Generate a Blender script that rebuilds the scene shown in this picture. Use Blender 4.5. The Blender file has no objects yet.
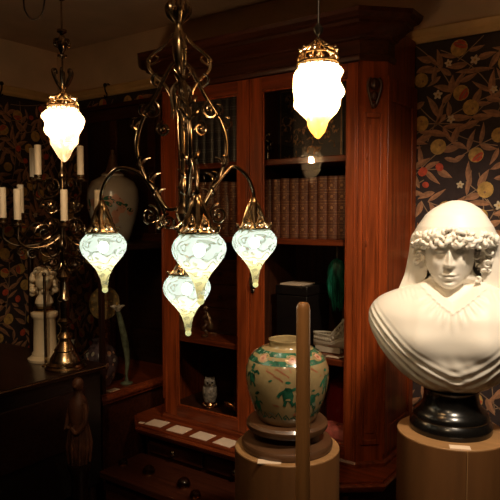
import bpy, math, random
import numpy as np
from mathutils import Vector, Matrix, noise as mnoise

# ------------------------------------------------------------------ camera, light, exposure
sc = bpy.context.scene
COL = sc.collection
EYE = 1.62
PI = math.pi
YAW = math.radians(35.2)

cam_d = bpy.data.cameras.new('camera')
cam_d.sensor_width = 36.0
cam_d.lens = 43.2
cam_d.clip_start = 0.05
cam = bpy.data.objects.new('camera', cam_d)
COL.objects.link(cam)
cam.location = (0, 0, EYE)
cam.rotation_euler = (PI/2 - math.atan(35/600), 0, YAW)
sc.camera = cam

world = bpy.data.worlds.new('world')
sc.world = world
world.use_nodes = True
world.node_tree.nodes['Background'].inputs[0].default_value = (0.9, 0.6, 0.4, 1)
world.node_tree.nodes['Background'].inputs[1].default_value = 0.003

def spot(name, loc, target, power, angle, blend, color, radius):
    d = bpy.data.lights.new(name, 'SPOT')
    d.energy = power; d.spot_size = math.radians(angle); d.spot_blend = blend
    d.color = color; d.shadow_soft_size = radius
    o = bpy.data.objects.new(name, d); COL.objects.link(o)
    o.location = loc
    o.rotation_euler = (Vector(target) - Vector(loc)).to_track_quat('-Z', 'Y').to_euler()
    return o
spot('unseen_spotlight', (-0.02, 1.20, 2.72), (-0.60, 2.05, 1.46), 150, 60, 0.7, (1.0, 0.81, 0.60), 0.09)  # unseen spot for the bust's light from upper right, standing in for room lights
spot('unseen_spotlight', (-0.35, 0.15, 2.74), (-1.30, 2.20, 1.02), 34, 56, 0.9, (1.0, 0.70, 0.40), 0.04)  # unseen spot added to brighten the bookcase front and its shelves

spot('unseen_spotlight', (-0.95, 0.25, 2.72), (-2.46, 1.84, 1.36), 60, 29, 0.6, (1.0, 0.74, 0.46), 0.04)  # unseen spot added to brighten the candles and the small bust

BULB_COL = (1.0, 0.62, 0.30)
CHAND_COL = (1.0, 0.87, 0.70)
PEND_R_W = 9.0
PEND_L_W = 9.0
CHAND_W = 0.72

sc.view_settings.view_transform = 'Standard'
sc.view_settings.look = 'None'
sc.view_settings.gamma = 1.0
sc.view_settings.use_curve_mapping = False
sc.view_settings.exposure = 0.0
sc.cycles.use_denoising = True
sc.cycles.sample_clamp_indirect = 4.0
sc.cycles.max_bounces = 10
sc.cycles.transparent_max_bounces = 24
sc.cycles.caustics_reflective = False
sc.cycles.caustics_refractive = False

def E(z):
    return EYE + z

# ------------------------------------------------------------------ materials
def new_mat(name):
    m = bpy.data.materials.new(name); m.use_nodes = True
    nt = m.node_tree
    return m, nt, nt.nodes['Principled BSDF'], nt.nodes['Material Output']

def pbr(name, col, rough=0.5, metal=0.0, var=0.12, scale=12.0, stretch=(1, 1, 1), bump=0.0, coat=0.0, detail=4.0, spec=0.5):
    m, nt, b, out = new_mat(name)
    tc = nt.nodes.new('ShaderNodeTexCoord')
    mp = nt.nodes.new('ShaderNodeMapping'); mp.inputs['Scale'].default_value = stretch
    nz = nt.nodes.new('ShaderNodeTexNoise'); nz.inputs['Scale'].default_value = scale; nz.inputs['Detail'].default_value = detail
    rp = nt.nodes.new('ShaderNodeValToRGB')
    lo = tuple(max(0, c*(1-var*2)) for c in col) + (1,); hi = tuple(min(1, c*(1+var*2)) for c in col) + (1,)
    rp.color_ramp.elements[0].position = 0.3; rp.color_ramp.elements[0].color = lo
    rp.color_ramp.elements[1].position = 0.7; rp.color_ramp.elements[1].color = hi
    L = nt.links.new
    L(tc.outputs['Object'], mp.inputs[0]); L(mp.outputs[0], nz.inputs['Vector']); L(nz.outputs[0], rp.inputs[0])
    L(rp.outputs[0], b.inputs['Base Color'])
    b.inputs['Roughness'].default_value = rough; b.inputs['Metallic'].default_value = metal
    b.inputs['Specular IOR Level'].default_value = spec
    b.inputs['Coat Weight'].default_value = coat; b.inputs['Coat Roughness'].default_value = 0.15
    if bump:
        bp = nt.nodes.new('ShaderNodeBump'); bp.inputs['Strength'].default_value = bump; bp.inputs['Distance'].default_value = 0.002
        L(nz.outputs[0], bp.inputs['Height']); L(bp.outputs[0], b.inputs['Normal'])
    return m

def wood(name, col, axis='z', rough=0.32, coat=0.25):
    st = {'z': (26, 26, 1.6), 'x': (1.6, 26, 26), 'y': (26, 1.6, 26)}[axis]
    return pbr(name, col, rough, 0, 0.22, 2.2, st, 0.12, coat, 6, 0.28)

M = {}
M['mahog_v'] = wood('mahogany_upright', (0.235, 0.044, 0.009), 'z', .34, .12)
M['mahog_h'] = wood('mahogany_lengthwise', (0.17, 0.033, 0.009), 'x')
M['mahog_d'] = wood('mahogany_dark', (0.048, 0.012, 0.005), 'x', 0.35, .12)
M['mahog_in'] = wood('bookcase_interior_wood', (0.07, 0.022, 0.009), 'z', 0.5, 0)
M['dark_wood'] = wood('ebonised_wood', (0.022, 0.009, 0.006), 'x', 0.3)
M['dark_wood_v'] = wood('ebonised_wood_upright', (0.02, 0.008, 0.005), 'z', 0.3)
M['oak'] = pbr('pedestal_veneer', (0.155, 0.064, 0.019), 0.5, 0, 0.10, 2.4, (8, 8, 1.0), 0.08, 0.1, 6)
M['oak_edge'] = pbr('pedestal_top_veneer', (0.34, 0.18, 0.07), 0.5, 0, 0.08, 6, (1, 6, 1))
M['post_wood'] = pbr('pale_post_wood', (0.60, 0.29, 0.105), 0.38, 0, 0.12, 3, (18, 18, 1.2), 0.1, 0.2)
M['stand_wood'] = pbr('dark_brown_turned_wood', (0.095, 0.043, 0.018), 0.4, 0, 0.15, 8, (1, 1, 6), 0.1, 0.2)
M['carved'] = pbr('red_brown_carved_wood', (0.11, 0.04, 0.018), 0.5, 0, 0.25, 20)
M['floor'] = wood('floorboards', (0.06, 0.026, 0.012), 'y', 0.45)
M['plaster'] = pbr('cream_plaster', (0.62, 0.47, 0.34), 0.85, 0, 0.05, 5)
M['frieze'] = pbr('cream_frieze', (0.74, 0.54, 0.36), 0.8, 0, 0.05, 5)
M['rail'] = pbr('ochre_painted_rail', (0.78, 0.50, 0.21), 0.45, 0, 0.06, 6, (1, 1, 1))
M['paper'] = pbr('wallpaper_ground', (0.036, 0.021, 0.020), 0.85, 0, 0.12, 30)
M['leaf_a'] = pbr('wallpaper_leaf_light', (0.44, 0.21, 0.105), 0.8, 0, 0.12, 60)
M['leaf_b'] = pbr('wallpaper_leaf_deep', (0.32, 0.155, 0.08), 0.8, 0, 0.12, 60)
M['stemc'] = pbr('wallpaper_branch', (0.34, 0.21, 0.12), 0.8)
M['fruit_y'] = pbr('wallpaper_ochre_fruit', (0.56, 0.33, 0.09), 0.8, 0, 0.16, 50)
M['fruit_r'] = pbr('wallpaper_red_fruit', (0.58, 0.08, 0.035), 0.8, 0, 0.15, 50)
M['flower'] = pbr('wallpaper_cream_flower', (0.7, 0.56, 0.36), 0.8)
M['brass'] = pbr('antique_brass', (0.46, 0.33, 0.19), 0.24, 1.0, 0.18, 30)
M['bronze'] = pbr('dark_bronze', (0.27, 0.195, 0.125), 0.22, 1.0, 0.2, 25)
M['iron'] = pbr('black_iron', (0.02, 0.017, 0.015), 0.35, 0.6)
M['cord'] = pbr('braided_cord', (0.05, 0.03, 0.02), 0.8)
M['marble'] = pbr('white_marble', (0.88, 0.83, 0.74), 0.45, 0, 0.025, 5, (1, 1, 1), 0, 0, 8)
M['marble_d'] = pbr('cream_marble', (0.80, 0.64, 0.42), 0.45, 0, 0.04, 7)
M['black_marble'] = pbr('black_polished_marble', (0.005, 0.0045, 0.004), 0.24, 0, 0.2, 9, (1, 1, 1), 0, 0.2)
M['wax'] = pbr('ivory_wax', (0.86, 0.74, 0.56), 0.5, 0, 0.03, 8)
M['card'] = pbr('cream_card', (0.86, 0.66, 0.48), 0.7, 0, 0.02, 9)
M['leather'] = pbr('brown_calf_leather', (0.155, 0.050, 0.024), 0.4, 0, 0.2, 22, (1, 1, 1), 0.2)
M['leather_k'] = pbr('black_leather', (0.028, 0.024, 0.026), 0.4, 0, 0.2, 20, (1, 1, 1), 0.2)
M['gilt'] = pbr('gold_tooling', (0.42, 0.22, 0.10), 0.35, 0.6, 0.2, 60)
M['silver_t'] = pbr('pale_tooling', (0.16, 0.15, 0.15), 0.4, 0.3, 0.2, 60)
M['pages'] = pbr('aged_paper', (0.45, 0.33, 0.2), 0.8, 0, 0.1, 40, (1, 40, 1))
M['crackle'] = pbr('cream_crackle_glaze', (0.31, 0.225, 0.105), 0.2, 0, 0.10, 9, (1, 1, 1), 0, 0.6)
M['green_en'] = pbr('green_enamel', (0.02, 0.10, 0.055), 0.25, 0, 0.3, 40, (1, 1, 1), 0, 0.4)
M['red_en'] = pbr('iron_red_enamel', (0.28, 0.09, 0.04), 0.3)
M['pink_en'] = pbr('pink_enamel', (0.5, 0.25, 0.16), 0.3)
M['porc'] = pbr('pale_porcelain', (0.46, 0.41, 0.33), 0.22, 0, 0.04, 6, (1, 1, 1), 0, 0.5)
M['porc_w'] = pbr('ivory_porcelain', (0.62, 0.54, 0.42), 0.3, 0, 0.06, 14)
M['violet'] = pbr('dull_violet_glaze', (0.085, 0.06, 0.07), 0.25, 0, 0.5, 24)
M['plume'] = pbr('dark_green_silk', (0.008, 0.13, 0.075), 0.4, 0, 0.5, 14, (10, 10, 1), 0.2)
M['crimson'] = pbr('crimson_lacquer', (0.26, 0.012, 0.010), 0.18, 0, 0.1, 8, (1, 1, 1), 0, 0.7)
M['rose'] = pbr('rose_red_brocade', (0.42, 0.09, 0.065), 0.45, 0, 0.22, 40)
M['blackbox'] = pbr('black_lacquer', (0.012, 0.009, 0.008), 0.3, 0, 0.1, 8)
M['brownboard'] = pbr('brown_board', (0.24, 0.09, 0.035), 0.5, 0, 0.12, 6)
M['owl'] = pbr('mottled_grey_stoneware', (0.33, 0.27, 0.21), 0.4, 0, 0.4, 60)
M['eye_dark'] = pbr('dark_glass_eye', (0.015, 0.01, 0.01), 0.1)
M['copper'] = pbr('polished_copper', (0.62, 0.30, 0.14), 0.22, 1.0, 0.15, 20)
M['olive'] = pbr('sage_glaze', (0.17, 0.20, 0.13), 0.3, 0, 0.3, 30)

def thin_glass(name, refl=1.0, tint=(1, 1, 1)):
    m, nt, b, out = new_mat(name)
    nt.nodes.remove(b)
    tr = nt.nodes.new('ShaderNodeBsdfTransparent'); tr.inputs[0].default_value = tint + (1,)
    gl = nt.nodes.new('ShaderNodeBsdfGlossy'); gl.inputs['Roughness'].default_value = 0.015
    fr = nt.nodes.new('ShaderNodeFresnel'); ge = nt.nodes.new('ShaderNodeNewGeometry'); io = nt.nodes.new('ShaderNodeMapRange'); io.inputs[3].default_value = 1.5; io.inputs[4].default_value = 1/1.5
    nt.links.new(ge.outputs['Backfacing'], io.inputs[0]); nt.links.new(io.outputs[0], fr.inputs[0])      # same reflectance from both faces
    mu = nt.nodes.new('ShaderNodeMath'); mu.operation = 'MULTIPLY'; mu.inputs[1].default_value = refl
    mx = nt.nodes.new('ShaderNodeMixShader'); L = nt.links.new
    L(fr.outputs[0], mu.inputs[0]); L(mu.outputs[0], mx.inputs[0]); L(tr.outputs[0], mx.inputs[1]); L(gl.outputs[0], mx.inputs[2])
    L(mx.outputs[0], out.inputs[0])
    return m
M['glass'] = thin_glass('cabinet_glass', 1.0, (0.93, 0.93, 0.92))
M['glassy'] = thin_glass('paperweight_glass', 1.6, (0.5, 0.42, 0.36))

def opal(name, stops, zr, clear=0.35, pattern=True, glow=0.0):
    """lamp glass: milky translucent, marked with clear swirls; stops = glass colours from the tip to the rim (local z)"""
    m, nt, b, out = new_mat(name); nt.nodes.remove(b); L = nt.links.new
    tc = nt.nodes.new('ShaderNodeTexCoord'); sx = nt.nodes.new('ShaderNodeSeparateXYZ'); L(tc.outputs['Object'], sx.inputs[0])
    mr = nt.nodes.new('ShaderNodeMapRange'); mr.inputs[1].default_value = zr[0]; mr.inputs[2].default_value = zr[1]
    L(sx.outputs[2], mr.inputs[0])
    rp = nt.nodes.new('ShaderNodeValToRGB'); L(mr.outputs[0], rp.inputs[0])
    el = rp.color_ramp.elements
    while len(el) < len(stops): el.new(0.5)
    for e, (p, c) in zip(el, stops): e.position = p; e.color = c + (1,)
    tl = nt.nodes.new('ShaderNodeBsdfTranslucent'); df = nt.nodes.new('ShaderNodeBsdfDiffuse')
    L(rp.outputs[0], tl.inputs[0]); L(rp.outputs[0], df.inputs[0])
    m1 = nt.nodes.new('ShaderNodeMixShader'); m1.inputs[0].default_value = 0.25; L(tl.outputs[0], m1.inputs[1]); L(df.outputs[0], m1.inputs[2])
    tp = nt.nodes.new('ShaderNodeBsdfTransparent'); tp.inputs[0].default_value = (0.95, 0.93, 0.88, 1)
    m2 = nt.nodes.new('ShaderNodeMixShader'); L(m1.outputs[0], m2.inputs[1]); L(tp.outputs[0], m2.inputs[2])
    if pattern:
        wv = nt.nodes.new('ShaderNodeTexWave'); wv.wave_type = 'RINGS'; wv.rings_direction = 'Z'
        wv.inputs['Scale'].default_value = 22; wv.inputs['Distortion'].default_value = 14; wv.inputs['Detail'].default_value = 0.6
        wv.inputs['Detail Scale'].default_value = 1.3
        L(tc.outputs['Object'], wv.inputs['Vector'])
        r2 = nt.nodes.new('ShaderNodeValToRGB'); L(wv.outputs['Fac'], r2.inputs[0])
        r2.color_ramp.elements[0].position = 0.66; r2.color_ramp.elements[0].color = (clear*0.5,)*3 + (1,)
        r2.color_ramp.elements[1].position = 0.92; r2.color_ramp.elements[1].color = (min(1, clear*2.6),)*3 + (1,)
        L(r2.outputs[0], m2.inputs[0])
    else:
        m2.inputs[0].default_value = clear
    gl = nt.nodes.new('ShaderNodeBsdfGlossy'); gl.inputs['Roughness'].default_value = 0.08
    m3 = nt.nodes.new('ShaderNodeMixShader'); m3.inputs[0].default_value = 0.05
    em = nt.nodes.new('ShaderNodeEmission'); em.inputs[0].default_value = (0.78, 0.9, 0.52, 1); em.inputs[1].default_value = glow; ad = nt.nodes.new('ShaderNodeAddShader')  # even glow added to the glass, standing in for light carried through it
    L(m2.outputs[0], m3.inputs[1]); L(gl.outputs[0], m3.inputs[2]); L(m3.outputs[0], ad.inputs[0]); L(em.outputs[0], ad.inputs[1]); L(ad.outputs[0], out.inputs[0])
    return m
M['vaseline'] = opal('opalescent_lamp_glass', [(0.0, (0.95, 0.80, 0.36)), (0.40, (0.80, 0.80, 0.46)), (0.62, (0.33, 0.43, 0.46)), (1.0, (0.30, 0.40, 0.43))], (-0.155, 0.045), 0.30, True, 0.10)  # yellow tail is the glass's own, raised brighter for light guided down it
M['bead'] = opal('solid_glass_bead', [(0.0, (0.9, 0.8, 0.4)), (1.0, (0.9, 0.8, 0.4))], (-0.2, 0), 0.1, False, 0.34)  # bead colour and added glow imitate light guided down from the bulb
M['frost'] = opal('frosted_flame_glass', [(0.0, (0.42, 0.36, 0.32)), (0.5, (0.34, 0.32, 0.30)), (1.0, (0.36, 0.34, 0.32))], (-0.11, 0.11), 0.5, False)
M['amber'] = opal('flame_glass_lit_orange_tip', [(0.0, (0.88, 0.44, 0.10)), (0.24, (0.88, 0.54, 0.18)), (0.36, (0.92, 0.82, 0.6)), (1.0, (0.92, 0.85, 0.68))], (-0.11, 0.11), 0.22, False)  # orange of the light dying out at the tip, put into the glass colour

def emit(name, col, power, area):
    m, nt, b, out = new_mat(name); nt.nodes.remove(b)
    e = nt.nodes.new('ShaderNodeEmission'); e.inputs[0].default_value = col + (1,); e.inputs[1].default_value = power/(PI*area)
    nt.links.new(e.outputs[0], out.inputs[0]); return m

# ------------------------------------------------------------------ mesh helpers
def catmull(pts, n=6, closed=False):
    P = [Vector(p) for p in pts]; out = []
    k = len(P)
    for i in range(k if closed else k-1):
        if closed: p0, p1, p2, p3 = P[(i-1) % k], P[i], P[(i+1) % k], P[(i+2) % k]
        else: p0, p1, p2, p3 = P[max(i-1, 0)], P[i], P[i+1], P[min(i+2, k-1)]
        for j in range(n):
            t = j/n
            out.append(0.5*((2*p1)+(-p0+p2)*t+(2*p0-5*p1+4*p2-p3)*t*t+(-p0+3*p1-3*p2+p3)*t*t*t))
    if not closed: out.append(P[-1])
    return out

def lerp_profile(pts, x):
    """piecewise cosine interpolation through (x, value) pairs sorted by x"""
    if x <= pts[0][0]: return pts[0][1]
    for (a, va), (b, vb) in zip(pts, pts[1:]):
        if x <= b:
            t = (x-a)/(b-a); return va+(vb-va)*t
    return pts[-1][1]

class MB:
    def __init__(s): s.v = []; s.f = []; s.m = []
    def add(s, vs, fs, mi=0):
        o = len(s.v); s.v += [tuple(v) for v in vs]; s.f += [tuple(i+o for i in f) for f in fs]; s.m += [mi]*len(fs); return s
    def box(s, x0, x1, y0, y1, z0, z1, mi=0):
        vs = [(x, y, z) for z in (z0, z1) for y in (y0, y1) for x in (x0, x1)]
        return s.add(vs, [(0, 2, 3, 1), (4, 5, 7, 6), (0, 1, 5, 4), (2, 6, 7, 3), (0, 4, 6, 2), (1, 3, 7, 5)], mi)
    def lathe(s, prof, c=(0, 0, 0), n=32, mi=0, cap=True):
        vs = []; fs = []
        for r, z in prof:
            for i in range(n):
                a = 2*PI*i/n; vs.append((c[0]+r*math.cos(a), c[1]+r*math.sin(a), c[2]+z))
        for k in range(len(prof)-1):
            for i in range(n):
                j = (i+1) % n; fs.append((k*n+i, k*n+j, (k+1)*n+j, (k+1)*n+i))
        if cap:
            if prof[0][0] > 1e-5: fs.append(tuple(range(n))[::-1])
            if prof[-1][0] > 1e-5: fs.append(tuple((len(prof)-1)*n+i for i in range(n)))
        if prof[0][1] > prof[-1][1]: fs = [f[::-1] for f in fs]
        return s.add(vs, fs, mi)
    def tube(s, pts, r, n=8, mi=0, sub=0, closed=False):
        P = catmull(pts, sub, closed) if sub else [Vector(p) for p in pts]
        k = len(P); vs = []; fs = []
        rr = (lambda i: r) if not isinstance(r, (list, tuple)) else (lambda i: float(np.interp(i/(k-1), np.linspace(0, 1, len(r)), r)))
        T = []
        for i in range(k):
            a = P[(i-1) % k] if (closed or i > 0) else P[0]; b = P[(i+1) % k] if (closed or i < k-1) else P[-1]
            t = (b-a); T.append(t.normalized() if t.length > 1e-9 else Vector((0, 0, 1)))
        u = T[0].orthogonal().normalized()
        for i in range(k):
            u = (u-T[i]*u.dot(T[i]))
            u = u.normalized() if u.length > 1e-6 else T[i].orthogonal().normalized()
            w = T[i].cross(u)
            for j in range(n):
                a = 2*PI*j/n; vs.append(P[i]+(u*math.cos(a)+w*math.sin(a))*rr(i))
        for i in range(k if closed else k-1):
            for j in range(n):
                a = i*n; b = ((i+1) % k)*n; fs.append((a+j, a+(j+1) % n, b+(j+1) % n, b+j))
        if not closed:
            fs.append(tuple(range(n))[::-1]); fs.append(tuple((k-1)*n+j for j in range(n)))
        return s.add(vs, fs, mi)
    def ball(s, c, r, nu=14, nv=9, mi=0, rot=None):
        if not isinstance(r, (tuple, list)): r = (r, r, r)
        vs = []; fs = []
        for k in range(nv+1):
            ph = PI*k/nv
            for i in range(nu):
                a = 2*PI*i/nu
                p = Vector((r[0]*math.sin(ph)*math.cos(a), r[1]*math.sin(ph)*math.sin(a), r[2]*math.cos(ph)))
                if rot is not None: p = rot @ p
                vs.append((c[0]+p.x, c[1]+p.y, c[2]+p.z))
        for k in range(nv):
            for i in range(nu):
                j = (i+1) % nu; fs.append((k*nu+i, (k+1)*nu+i, (k+1)*nu+j, k*nu+j))
        return s.add(vs, fs, mi)
    def sweep(s, path, prof, mi=0, closed=False):
        """prof = closed loop of (outward offset, z); path = plan polyline, outward = right-hand side"""
        loops = [offset_path(path, d) for d, z in prof]
        n = len(path); k = len(prof); vs = []; fs = []
        for i in range(n):
            for (d, z), lp in zip(prof, loops): vs.append((lp[i][0], lp[i][1], z))
        for i in range(n-1):
            for j in range(k): fs.append((i*k+j, (i+1)*k+j, (i+1)*k+(j+1) % k, i*k+(j+1) % k))
        fs.append(tuple(range(k))); fs.append(tuple((n-1)*k+j for j in range(k))[::-1])
        return s.add(vs, fs, mi)
    def prism(s, poly, z0, z1, mi=0):
        n = len(poly)
        vs = [(x, y, z0) for x, y in poly]+[(x, y, z1) for x, y in poly]
        fs = [tuple(range(n))[::-1], tuple(range(n, 2*n))]+[(i, (i+1) % n, n+(i+1) % n, n+i) for i in range(n)]
        return s.add(vs, fs, mi)
    def grid(s, fn, nu, nv, mi=0, wrap_u=False, flip=False):
        vs = [fn(i, j) for j in range(nv) for i in range(nu)]; fs = []
        for j in range(nv-1):
            for i in range(nu if wrap_u else nu-1):
                a = j*nu+i; b = j*nu+(i+1) % nu; q = (a, b, b+nu, a+nu); fs.append(q[::-1] if flip else q)
        return s.add(vs, fs, mi)
    def xf(s, M4, start=0):
        s.v[start:] = [tuple(M4 @ Vector(v)) for v in s.v[start:]]; return s
    def build(s, name, mats, parent=None, origin=None, smooth=True, bevel=0, angle=40, local=False):
        if not isinstance(mats, (list, tuple)): mats = [mats]
        pw = Vector((0, 0, 0))
        if parent is not None and not local:
            p = parent
            while p is not None: pw += p.location; p = p.parent
        o0 = Vector(origin) if origin is not None else pw.copy()
        sub = Vector((0, 0, 0)) if local else o0
        me = bpy.data.meshes.new(name)
        me.from_pydata([tuple(Vector(v)-sub) for v in s.v], [], s.f)
        for m in mats: me.materials.append(m)
        me.polygons.foreach_set('material_index', s.m)
        me.update()
        if smooth:
            me.polygons.foreach_set('use_smooth', [True]*len(me.polygons)); me.set_sharp_from_angle(angle=math.radians(angle))
        o = bpy.data.objects.new(name, me); COL.objects.link(o)
        if parent is not None: o.parent = parent
        if not local: o.location = o0-pw
        if bevel:
            b = o.modifiers.new('bevel', 'BEVEL'); b.width = bevel; b.segments = 2; b.limit_method = 'ANGLE'
        return o

def offset_path(path, d):
    n = len(path); out = []
    P = [Vector(p) for p in path]
    def nrm(a, b):
        t = (b-a).normalized(); return Vector((t.y, -t.x))
    for i in range(n):
        ns = []
        if i > 0: ns.append(nrm(P[i-1], P[i]))
        if i < n-1: ns.append(nrm(P[i], P[i+1]))
        if len(ns) == 1: q = P[i]+ns[0]*d
        else:
            b = (ns[0]+ns[1]); b = b/ max(1e-6, b.length); q = P[i]+b*(d/max(0.2, b.dot(ns[0])))
        out.append((q.x, q.y))
    return out

def tag(o, label=None, cat=None, group=None, kind=None):
    if label: o['label'] = label
    if cat: o['category'] = cat
    if group: o['group'] = group
    if kind: o['kind'] = kind
    return o
def thing(name, loc, label, cat, group=None, rz=0.0):
    o = bpy.data.objects.new(name, None); COL.objects.link(o); o.location = loc; o.rotation_euler = (0, 0, rz)
    o.empty_display_size = 0.05
    return tag(o, label, cat, group)
def struct(o): o['kind'] = 'structure'; return o

# ------------------------------------------------------------------ the room
XL, XR_, YB, YF, ZC = -3.75, 1.5, 2.85, -1.6, E(1.19)
RAIL0, RAIL1 = E(0.815), E(0.875)
struct(MB().box(XL-0.1, XR_+0.1, YF-0.1, YB+0.1, -0.05, 0).build('floor', M['floor'], smooth=False))
struct(MB().box(XL-0.1, XR_+0.1, YF-0.1, YB+0.1, ZC, ZC+0.05).build('ceiling', M['plaster'], smooth=False))

PAPER = [M['paper'], M['frieze'], M['leaf_a'], M['leaf_b'], M['stemc'], M['fruit_y'], M['fruit_r'], M['flower']]
def wallpaper(m, u0, u1, v0, v1, mp, seed):
    rnd = random.Random(seed); pts = []
    lay = [0.0006]
    def free(u, v, r):
        return all((u-a)**2+(v-b)**2 > (r+c)**2 for a, b, c in pts)
    def inb(u, v, k=0.0): return u0+k < u < u1-k and v0+k < v < v1-k
    def up():
        lay[0] = 0.0006+((lay[0]-0.0006+0.00005) % 0.0014); return lay[0]
    def leaf(u, v, a, ln, w):
        h = up(); N = 7; L_, C_, R_ = [], [], []
        bend = rnd.uniform(-0.5, 0.5)
        x, y, ang = u, v, a
        for i in range(N+1):
            t = i/N; wd = w*math.sin(PI*t**0.8)*(1-0.15*t); nx, ny = -math.sin(ang), math.cos(ang)
            L_.append(mp(x+nx*wd, y+ny*wd, h)); C_.append(mp(x, y, h)); R_.append(mp(x-nx*wd, y-ny*wd, h))
            x += math.cos(ang)*ln/N; y += math.sin(ang)*ln/N; ang += bend/N
        for A, B, mi in ((L_, C_, 2), (C_, R_, 3)):
            fs = [(i, i+1, N+2+i, N+1+i) for i in range(N)]
            m.add(A+B, fs, mi)
    def disc(u, v, rx, ry, a, mi, k=14, pet=0):
        h = up()+0.0006; ca, sa = math.cos(a), math.sin(a); vs = []
        for i in range(k):
            t = 2*PI*i/k; f = 1+(0.28*math.cos(pet*t) if pet else 0)
            x, y = rx*f*math.cos(t), ry*f*math.sin(t); vs.append(mp(u+x*ca-y*sa, v+x*sa+y*ca, h))
        m.add(vs, [tuple(range(k))], mi)
    def strip(P, w):
        h = 0.0005; vs = []
        for i, (x, y) in enumerate(P):
            q = P[min(i+1, len(P)-1)]; p = P[max(i-1, 0)]; dx, dy = q[0]-p[0], q[1]-p[1]; l = math.hypot(dx, dy) or 1
            vs += [mp(x-dy/l*w, y+dx/l*w, h), mp(x+dy/l*w, y-dx/l*w, h)]
        m.add(vs, [(2*i, 2*i+1, 2*i+3, 2*i+2) for i in range(len(P)-1)], 4)
    def fruit(u, v, kind):
        a = rnd.uniform(0, PI*2)
        if kind == 0:
            r = rnd.uniform(0.032, 0.041); disc(u, v, r, r*0.96, a, 5); disc(u+0.3*r*math.cos(a), v+0.3*r*math.sin(a), 0.006, 0.006, a, 3, 8, 4)
        elif kind == 1:
            r = rnd.uniform(0.032, 0.040); disc(u, v, r, r, a, 5)
            ca, sa = math.cos(a), math.sin(a)
            disc(u+ca*r*0.35, v+sa*r*0.35, r*0.34, r*0.85, a, 6); disc(u+ca*r*0.40, v+sa*r*0.40, r*0.09, r*0.7, a, 3)
            disc(u+ca*r*0.74, v+sa*r*0.74, r*0.16, r*0.5, a, 6)
        elif kind == 2:
            r = rnd.uniform(0.014, 0.022); disc(u, v, r, r*1.15, a, 6)
        else:
            r = rnd.uniform(0.014, 0.019); disc(u, v, r, r, a, 7, 30, 5); disc(u, v, r*0.3, r*0.3, a, 5, 8)
    # fruits first, on a loose grid
    step = 0.135; j = 0; v = v0
    while v < v1:
        u = u0+(step/2 if j % 2 else 0)
        while u < u1:
            x, y = u+rnd.uniform(-.04, .04), v+rnd.uniform(-.035, .035)
            if inb(x, y, 0.045):
                k = rnd.choices((0, 1, 2, 3), (3, 4, 3, 1.8))[0]
                r = (0.045, 0.045, 0.026, 0.024)[k]
                if free(x, y, r):
                    pts.append((x, y, r*0.8)); fruit(x, y, k)
            u += step
        v += step*0.8; j += 1
    # branches with leaves on both sides
    v = v0-0.1
    while v < v1:
        u = u0-0.1
        while u < u1:
            x, y = u+rnd.uniform(-.1, .1), v+rnd.uniform(-.1, .1); a = rnd.uniform(0.3, 1.5)*rnd.choice((1, 1, -1))+rnd.choice((0, 0.6)); c = rnd.uniform(-2, 2); P = []
            for i in range(16):
                if inb(x, y, 0.004): P.append((x, y))
                elif P: break
                for sd in ((1, -1) if i % 2 == 0 else ()):
                    la = a+sd*rnd.uniform(0.5, 1.0); ln = rnd.uniform(0.075, 0.125); w = rnd.uniform(0.011, 0.018)
                    cx, cy = x+math.cos(la)*ln*0.55, y+math.sin(la)*ln*0.55
                    ex, ey = x+math.cos(la)*ln, y+math.sin(la)*ln
                    if inb(cx, cy, 0.035) and inb(ex, ey, 0.03) and inb(x, y, 0.02) and free(cx, cy, 0.017) and free(ex, ey, 0.006):
                        pts.append((cx, cy, 0.012)); leaf(x, y, la, ln, w)
                x += math.cos(a)*0.03; y += math.sin(a)*0.03; a += c*0.03
            if len(P) > 2: strip(P, 0.0022)
            u += 0.17
        v += 0.17
    # fill the gaps with single leaves
    for _ in range(int((u1-u0)*(v1-v0)*420)):
        x, y = rnd.uniform(u0+.05, u1-.05), rnd.uniform(v0+.05, v1-.05); la = rnd.uniform(0, 2*PI); ln = rnd.uniform(0.06, 0.10)
        cx, cy = x+math.cos(la)*ln*.5, y+math.sin(la)*ln*.5; ex, ey = x+math.cos(la)*ln, y+math.sin(la)*ln
        if inb(ex, ey, .03) and inb(cx, cy, .03) and free(cx, cy, 0.017) and free(x, y, 0.006) and free(ex, ey, 0.006):
            pts.append((cx, cy, 0.013)); leaf(x, y, la, ln, rnd.uniform(0.010, 0.016))

m = MB().box(XL-0.1, XR_+0.1, YB, YB+0.1, 0, RAIL1-0.02).box(XL-0.1, XR_+0.1, YB, YB+0.1, RAIL1-0.02, ZC, 1)
wallpaper(m, -1.15, 0.6, 0.35, RAIL0, lambda u, v, h: (u, YB-h, v), 11)
wallpaper(m, XL, -2.2, 0.35, RAIL0, lambda u, v, h: (u, YB-h, v), 5)
struct(m.build('wall_back', PAPER, smooth=False))
m = MB().box(XL-0.1, XL, YF, YB, 0, RAIL1-0.02).box(XL-0.1, XL, YF, YB, RAIL1-0.02, ZC, 1)
wallpaper(m, 1.0, YB, 0.35, RAIL0, lambda u, v, h: (XL+h, u, v), 8)
struct(m.build('wall_left', PAPER, smooth=False))
struct(MB().box(XR_, XR_+0.1, YF, YB, 0, RAIL1-0.02).box(XR_, XR_+0.1, YF, YB, RAIL1-0.02, ZC, 1).build('wall_right', PAPER, smooth=False))
struct(MB().box(XL-0.1, XR_+0.1, YF-0.1, YF, 0, RAIL1-0.02).box(XL-0.1, XR_+0.1, YF-0.1, YF, RAIL1-0.02, ZC, 1).build('wall_front', PAPER, smooth=False))
railp = [(0.0, RAIL0), (0.012, RAIL0), (0.022, RAIL0+0.012), (0.022, RAIL0+0.028), (0.034, RAIL0+0.040), (0.040, RAIL0+0.054), (0.034, RAIL1), (0.0, RAIL1)]
struct(MB().sweep([(XL, YB), (XR_, YB)], railp).build('trim_1', M['rail'], angle=25))
struct(MB().sweep([(XL, YF), (XL, YB)], railp).build('trim_2', M['rail'], angle=25))
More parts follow.
